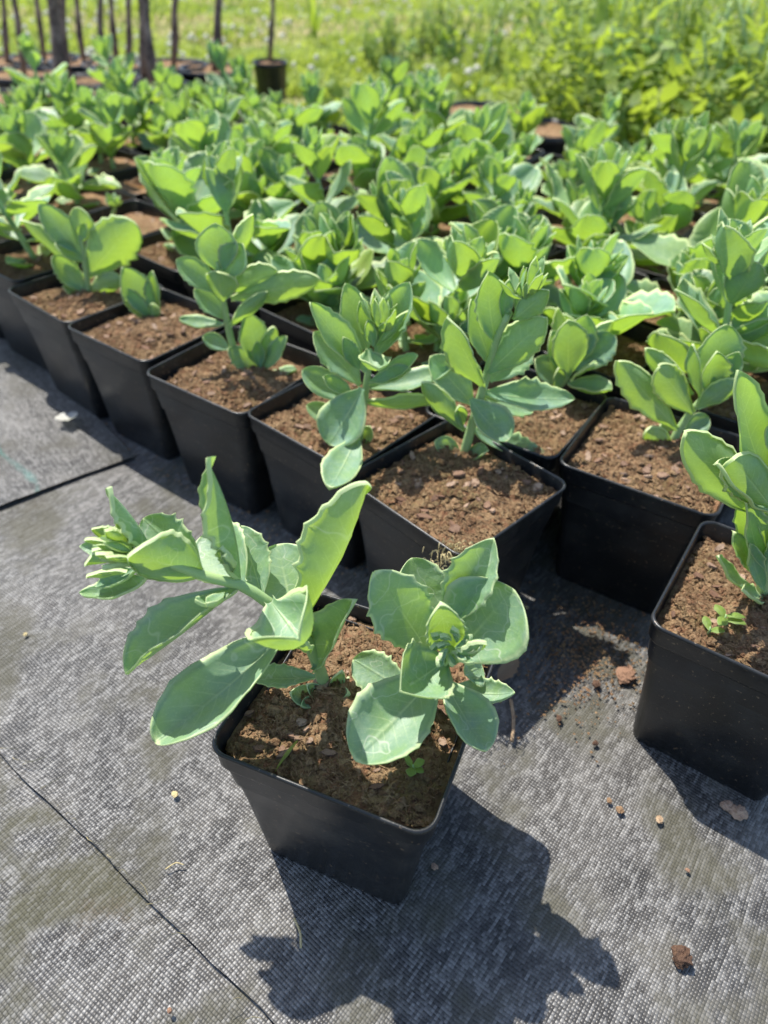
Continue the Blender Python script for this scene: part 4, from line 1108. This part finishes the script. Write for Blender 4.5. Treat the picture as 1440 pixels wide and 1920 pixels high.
def tuft(label, px, py, h, nb, w, yel, name='grass_tuft'):
    B = at_z(px, py, 0); t = thing(name, label, 'weed', (B.x * S, B.y * S, -.1 * S), 'weeds behind the sedums')
    for k in range(nb):
        a = k * 2.4 + rnd(-.4, .4); hh = h * rnd(.6, 1.05); out = rnd(.15, .6) * hh
        v, f, uv = [], [], []
        for q in range(9):
            s = q / 8; p = Vector((cos(a) * out * s ** 1.6, sin(a) * out * s ** 1.6, hh * (s - .35 * s ** 3)))
            ww = w * (.55 + .9 * s) * (1 - s ** 3) + .004; sd = Vector((-sin(a), cos(a), 0)) * ww
            v += [p - sd + Vector((0, 0, ww * .4)), p, p + sd + Vector((0, 0, ww * .4))]; uv += [(s, 0), (s, .5), (s, 1)]
        for q in range(8):
            for e in range(2): f.append((3 * q + e, 3 * q + e + 1, 3 * q + e + 4, 3 * q + e + 3))
        o = mesh_obj('blade', make_mesh('blade', v, f, M_WEED, True, uv), t); o.color = (yel + rnd(-.1, .2), rnd(.9, 1.2), 0, 1)
def bedstraw(label, px, py, h, r, n):
    B = at_z(px, py, 0); t = thing('bedstraw', label, 'weed', (B.x * S, B.y * S, -.1 * S), 'weeds behind the sedums')
    v, f = [], []
    for s in range(14):
        a = rnd(0, 6.28); ln = rnd(.05, .45); L = h * rnd(.6, 1.05); d = Vector((cos(a) * sin(ln), sin(a) * sin(ln), cos(ln))); o_ = Vector((rnd(-r, r) * .5, rnd(-r, r) * .5, 0))
        P = smooth_pts([o_, o_ + d * L * .5 + Vector((rnd(-.2, .2), rnd(-.2, .2), 0)), o_ + d * L], 6)
        mesh_obj('stem', tube_mesh('stem', P, [.02] * 7, M_STEM, 4), t)
        for k in range(n):
            p = P[min(6, int(k / n * 7))] + Vector((rnd(-.06, .06), rnd(-.06, .06), rnd(-.1, .1)))
            if k > n * .6: p += Vector((rnd(-.2, .2), rnd(-.2, .2), rnd(-.1, .15)))
            for w_ in range(4): small_leaf(v, f, p, w_ * 1.57 + k, rnd(-.2, .5), rnd(.07, .16), .02)
    o = mesh_obj('foliage', make_mesh('foliage', v, f, M_FINE), t); o['kind'] = 'stuff'
tuft('tall maize-like weed with broad arching blades, above the right sedums', 1085, 228, 4.2, 10, .13, .3, 'maize_like_grass')
tuft('upright grass tuft with thin blades right of the maize-like weed', 1180, 232, 3.0, 12, .05, .35)
tuft('wispy bright grass tuft on the lawn, upper middle', 590, 82, 2.2, 12, .06, .4)
tuft('grass tuft at the back right among fine yellowish weeds', 1300, 215, 3.4, 12, .05, .3)
tuft('tall leaning grass tuft at the top between the leafy weeds', 1130, 150, 4.2, 10, .06, .2)
tuft('long-bladed grass tuft at the top right edge', 1400, 260, 4.4, 12, .05, .45)
tuft('grass tuft just right of the bare round container', 960, 190, 1.6, 12, .035, .35)
herb_spots = [(760, 150, 1.1, 'low leafy weed behind the middle of the sedums'), (830, 140, 1.3, 'leafy weed left of the bare round container'), (905, 150, 1.4, 'leafy weed behind the bare round container'), (985, 160, 2.0, 'yellowish leafy weed above the bare round container'),
              (1040, 190, 1.8, 'leafy weed just left of the maize-like weed'), (1130, 200, 2.4, 'leafy weed behind the maize-like weed'), (1160, 262, 2.0, 'broad-leaved weed right below the maize-like weed'), (1230, 268, 2.4, 'broad-leaved weed with large pale leaves, right of the grass tuft'),
              (1290, 280, 2.6, 'dark leafy weed in front of the fine yellowish weeds'), (1350, 262, 3.0, 'tall dark leafy weed at the upper right'), (1430, 300, 3.0, 'tall dark leafy weed at the right edge'), (1060, 110, 2.2, 'yellow-leaved weed at the top, left of centre right'),
              (1150, 120, 2.4, 'yellow-green weed at the top behind the maize-like weed'), (1240, 140, 2.6, 'yellow-green weed near the top right of the maize-like weed'), (1320, 150, 3.0, 'dense green weed at the top right'), (1400, 170, 3.4, 'dense green weed in the top right corner'),
              (690, 120, .9, 'small leafy weed at the lawn edge, upper middle'), (1000, 70, 1.8, 'yellow-leaved weed at the top above the bare container')]
for k, (px, py, h, lab) in enumerate(herb_spots):
    yel = .75 if 'yellow' in lab else (.0 if 'dark' in lab else .2)
    herb(lab, px, py, h * 1.1, 12, .6 if 'broad' in lab else rnd(.26, .42), yel)
for k, (px, py, h, lab) in enumerate([(720, 128, 1.3, 'low airy weed at the lawn edge, upper middle'), (800, 120, 1.5, 'low airy weed on the lawn left of the bare round container'), (870, 125, 1.7, 'airy weed on the lawn above the bare round container'), (945, 140, 2.2, 'airy weed between the bare round container and the maize-like weed'), (1050, 150, 2.8, 'tall airy weed left of the maize-like weed'), (1110, 215, 2.4, 'airy weed right beside the maize-like weed foot'), (1160, 130, 3.2, 'tall airy weed at the top right of the maize-like weed'), (1270, 240, 3.0, 'airy fine-leaved weed with yellowish tops, upper right'), (1380, 330, 2.6, 'airy fine-leaved weed at the right edge above the sedums'), (1200, 180, 2.6, 'airy fine-leaved weed behind the thin grass tuft'), (1430, 230, 3.4, 'tall airy fine-leaved weed at the right edge, top'), (1330, 200, 3.2, 'airy yellowish weed behind the dark leafy weed')]):
    bedstraw(lab, px, py, h * 1.15, 1.0, 40)

# ------------------------------------------------------------------ litter on the mat
random.seed(111)
Z0 = 0.03
def lump(name, label, cat, px, py, size, mat, flat=.7, n=9, group=None):
    P = at_z(px, py, Z0)
    bm = bmesh.new(); bmesh.ops.create_icosphere(bm, subdivisions=3, radius=1.0)
    sd = random.random() * 50
    for v in bm.verts:
        k = 1 + .25 * mnoise.noise(v.co * 1.3 + Vector((sd, 0, 0))) + .4 * mnoise.noise(v.co * 3.3 + Vector((0, sd, 0))) + .2 * mnoise.noise(v.co * 7 + Vector((0, sd, 0)))
        v.co = Vector((v.co.x * k, v.co.y * k * .8, max(-.35, v.co.z * k * flat))) * size * S
    me = bpy.data.meshes.new(name); bm.to_mesh(me); bm.free(); me.materials.append(mat)
    o = mesh_obj(name, me, None, (P.x * S, P.y * S, (Z0 + size * .3) * S)); o.rotation_euler = (0, 0, rnd(0, 6)); tag(o, label, cat, group)
lump('soil_clod', 'small dark soil clod on the mat, lower right', 'soil clod', 1277, 1795, .05, M_CLOD, .8)
lump('bark_piece', 'brown bark crumb by the near corner of the mud-flecked pot', 'bark', 1384, 1526, .045, M_BARK, .6)
lump('bark_piece', 'flat bark bit left of the mud-flecked pot corner crumbs', 'bark', 1362, 1512, .035, M_BARK, .5)
lump('bark_piece', 'reddish bark heap against the left side of the mud-flecked pot', 'bark', 1172, 1268, .07, M_BARK, .35)
lump('bark_piece', 'dark bark crumb left of the reddish bark heap', 'bark', 1118, 1284, .03, M_CLOD, .5)
lump('bark_piece', 'small pale orange chip on the mat before the mud-flecked pot', 'bark', 1162, 1520, .024, M_DRY, .5)
lump('bark_piece', 'tiny pale chip just above the pale orange chip', 'bark', 1142, 1502, .017, M_DRY, .5)
lump('bark_piece', 'brown flake right of the pale orange chip', 'bark', 1236, 1538, .022, M_TWIG, .4)
lump('bark_piece', 'tiny red crumb in the lower right mat', 'bark', 1289, 1632, .012, M_BARK, .6)
lump('bark_piece', 'tiny red crumb near the bottom edge, left', 'bark', 318, 1895, .012, M_BARK, .6)
lump('bark_piece', 'orange crumb on the mat left of the leaning shoot', 'bark', 272, 1190, .016, M_DRY, .6)
lump('bark_piece', 'pinkish pebble-like chip beside the lone pot foot', 'bark', 815, 1626, .018, M_BARK, .6)
lump('bark_piece', 'dark crumb in the dappled shade right of the lone pot', 'bark', 1048, 1348, .022, M_CLOD, .6)
lump('bark_piece', 'small dark crumb below the dappled shade crumb', 'bark', 1116, 1394, .018, M_CLOD, .6)
lump('bark_piece', 'pale speck on the mat left, in the brown stain', 'bark', 48, 1190, .014, M_STRAW, .5)
lump('bark_piece', 'buff seed husk on the moss stain, left', 'bark', 328, 1490, .02, M_STRAW, .4)
# crumpled dry leaf beside the lone pot
def dry_leaf(label, px, py, z, L, wl, az, mat=M_DRY):
    me = leaf_mesh('dry_leaf', mat, wl, .5, .12, .7, 4, .3, 14, 6, .15, .01, int(px)); P = at_z(px, py, z)
    o = mesh_obj('dry_leaf', me, None, (P.x * S, P.y * S, (z + .06) * S)); o.scale = (L * S,) * 3; o.rotation_euler = (.2, -.05, az); tag(o, label, 'dead leaf')
dry_leaf('crumpled grey-brown dead leaf beside the right rim of the lone pot', 930, 1290, Z0, .22, .6, .9, M_TWIG)
dry_leaf('tan dead leaf lying across a bare pot, upper left', 236, 352, H_POT + .02, .62, .5, -.15)
dry_leaf('small dry leaf on the pot rim at the far left', 100, 500, H_POT, .25, .5, .4, M_STRAW)
def twig(label, pts, r, mat=M_TWIG):
    P = [at_z(x, y, Z0 + z) for x, y, z in pts]; o0 = P[0].copy()
    o = mesh_obj('twig', tube_mesh('twig', smooth_pts([p - o0 for p in P], 10), [r] * 11, mat, 6, True, .3, 2), None, o0 * S); tag(o, label, 'twig')
twig('short dry twig on the mat right of the lone pot', [(958, 1312, .02), (963, 1350, .02), (960, 1390, .01)], .012)
twig('pale curved straw at the shadow edge below the lone pot', [(552, 1722, .01), (563, 1750, .03), (564, 1778, .01)], .006, M_STRAW)
twig('thin straw lying in the shade behind the lone pot, right', [(972, 1132, .01), (990, 1140, .02)], .012, M_STRAW)
twig('fine pale fibre on the mat, lower left', [(310, 1630, .01), (330, 1618, .02), (345, 1622, .01)], .003, M_STRAW)
# fallen white blossom on the far cloth
P = at_z(130, 792, .06); t = thing('fallen_blossom', 'small white blossom lying by the left pots', 'flower', (P.x * S, P.y * S, .07 * S))
for k in range(5):
    put_leaf(t, leaf_mesh('petal', M_PETAL, .8, 1, .1, .4, 0, 0, 6, 2, 0, .02, k), (0, 0, .02), k * 1.257, rnd(.1, .6), .12, .12).name = 'petal'
# frayed threads along the seam
v_, f_ = [], []
rng = random.Random(5)
for k in range(18):
    f_al = rng.random() ** 1.0; A = sa + (sb - sa) * (f_al * 1.05 - .02)
    a = seam_ang + rng.uniform(-.7, .7) + (pi if rng.random() < .5 else 0); L = rng.uniform(.03, .14); b0 = len(v_)
    o_ = Vector((A.x + rng.gauss(0, .012), A.y + rng.gauss(0, .012), .04))
    for q in range(5):
        s_ = q / 4; p_ = o_ + Vector((cos(a + s_ * .7), sin(a + s_ * .7), 0)) * L * s_ + Vector((0, 0, .03 * sin(pi * s_)))
        sd = Vector((-sin(a), cos(a), 0)) * .0016
        v_ += [p_ - sd, p_ + sd, p_ + Vector((0, 0, .003))]
    for q in range(4):
        for e in range(3): f_.append((b0 + q * 3 + e, b0 + q * 3 + (e + 1) % 3, b0 + q * 3 + 3 + (e + 1) % 3, b0 + q * 3 + 3 + e))
tag(mesh_obj('frayed_threads', make_mesh('frayed_threads', v_, f_, M_STRAW, False)), 'loose frayed threads along the mat seam', 'threads', kind='stuff')
# fine litter between the pots' feet
v_, f_ = [], []
for k in range(2600):
    if k < 2000:
        px, py = rng.gauss(1090, 70), rng.gauss(1215, 60)
    else:
        q = rng.random(); px, py = 60 + 620 * q + rng.gauss(0, 14), 745 + 330 * q + rng.gauss(0, 14)
    P = at_z(px, py, .02); r = rng.choice([.003, .004, .005, .007, .010]) if k < 2590 else .016
    blob(v_, f_, (P.x, P.y, .03), r, rng, 5, .6)
tag(mesh_obj('soil_litter', make_mesh('soil_litter', v_, f_, M_SOIL, False)), 'scattered soil crumbs on the mat at the feet of the pots', 'soil', kind='stuff')
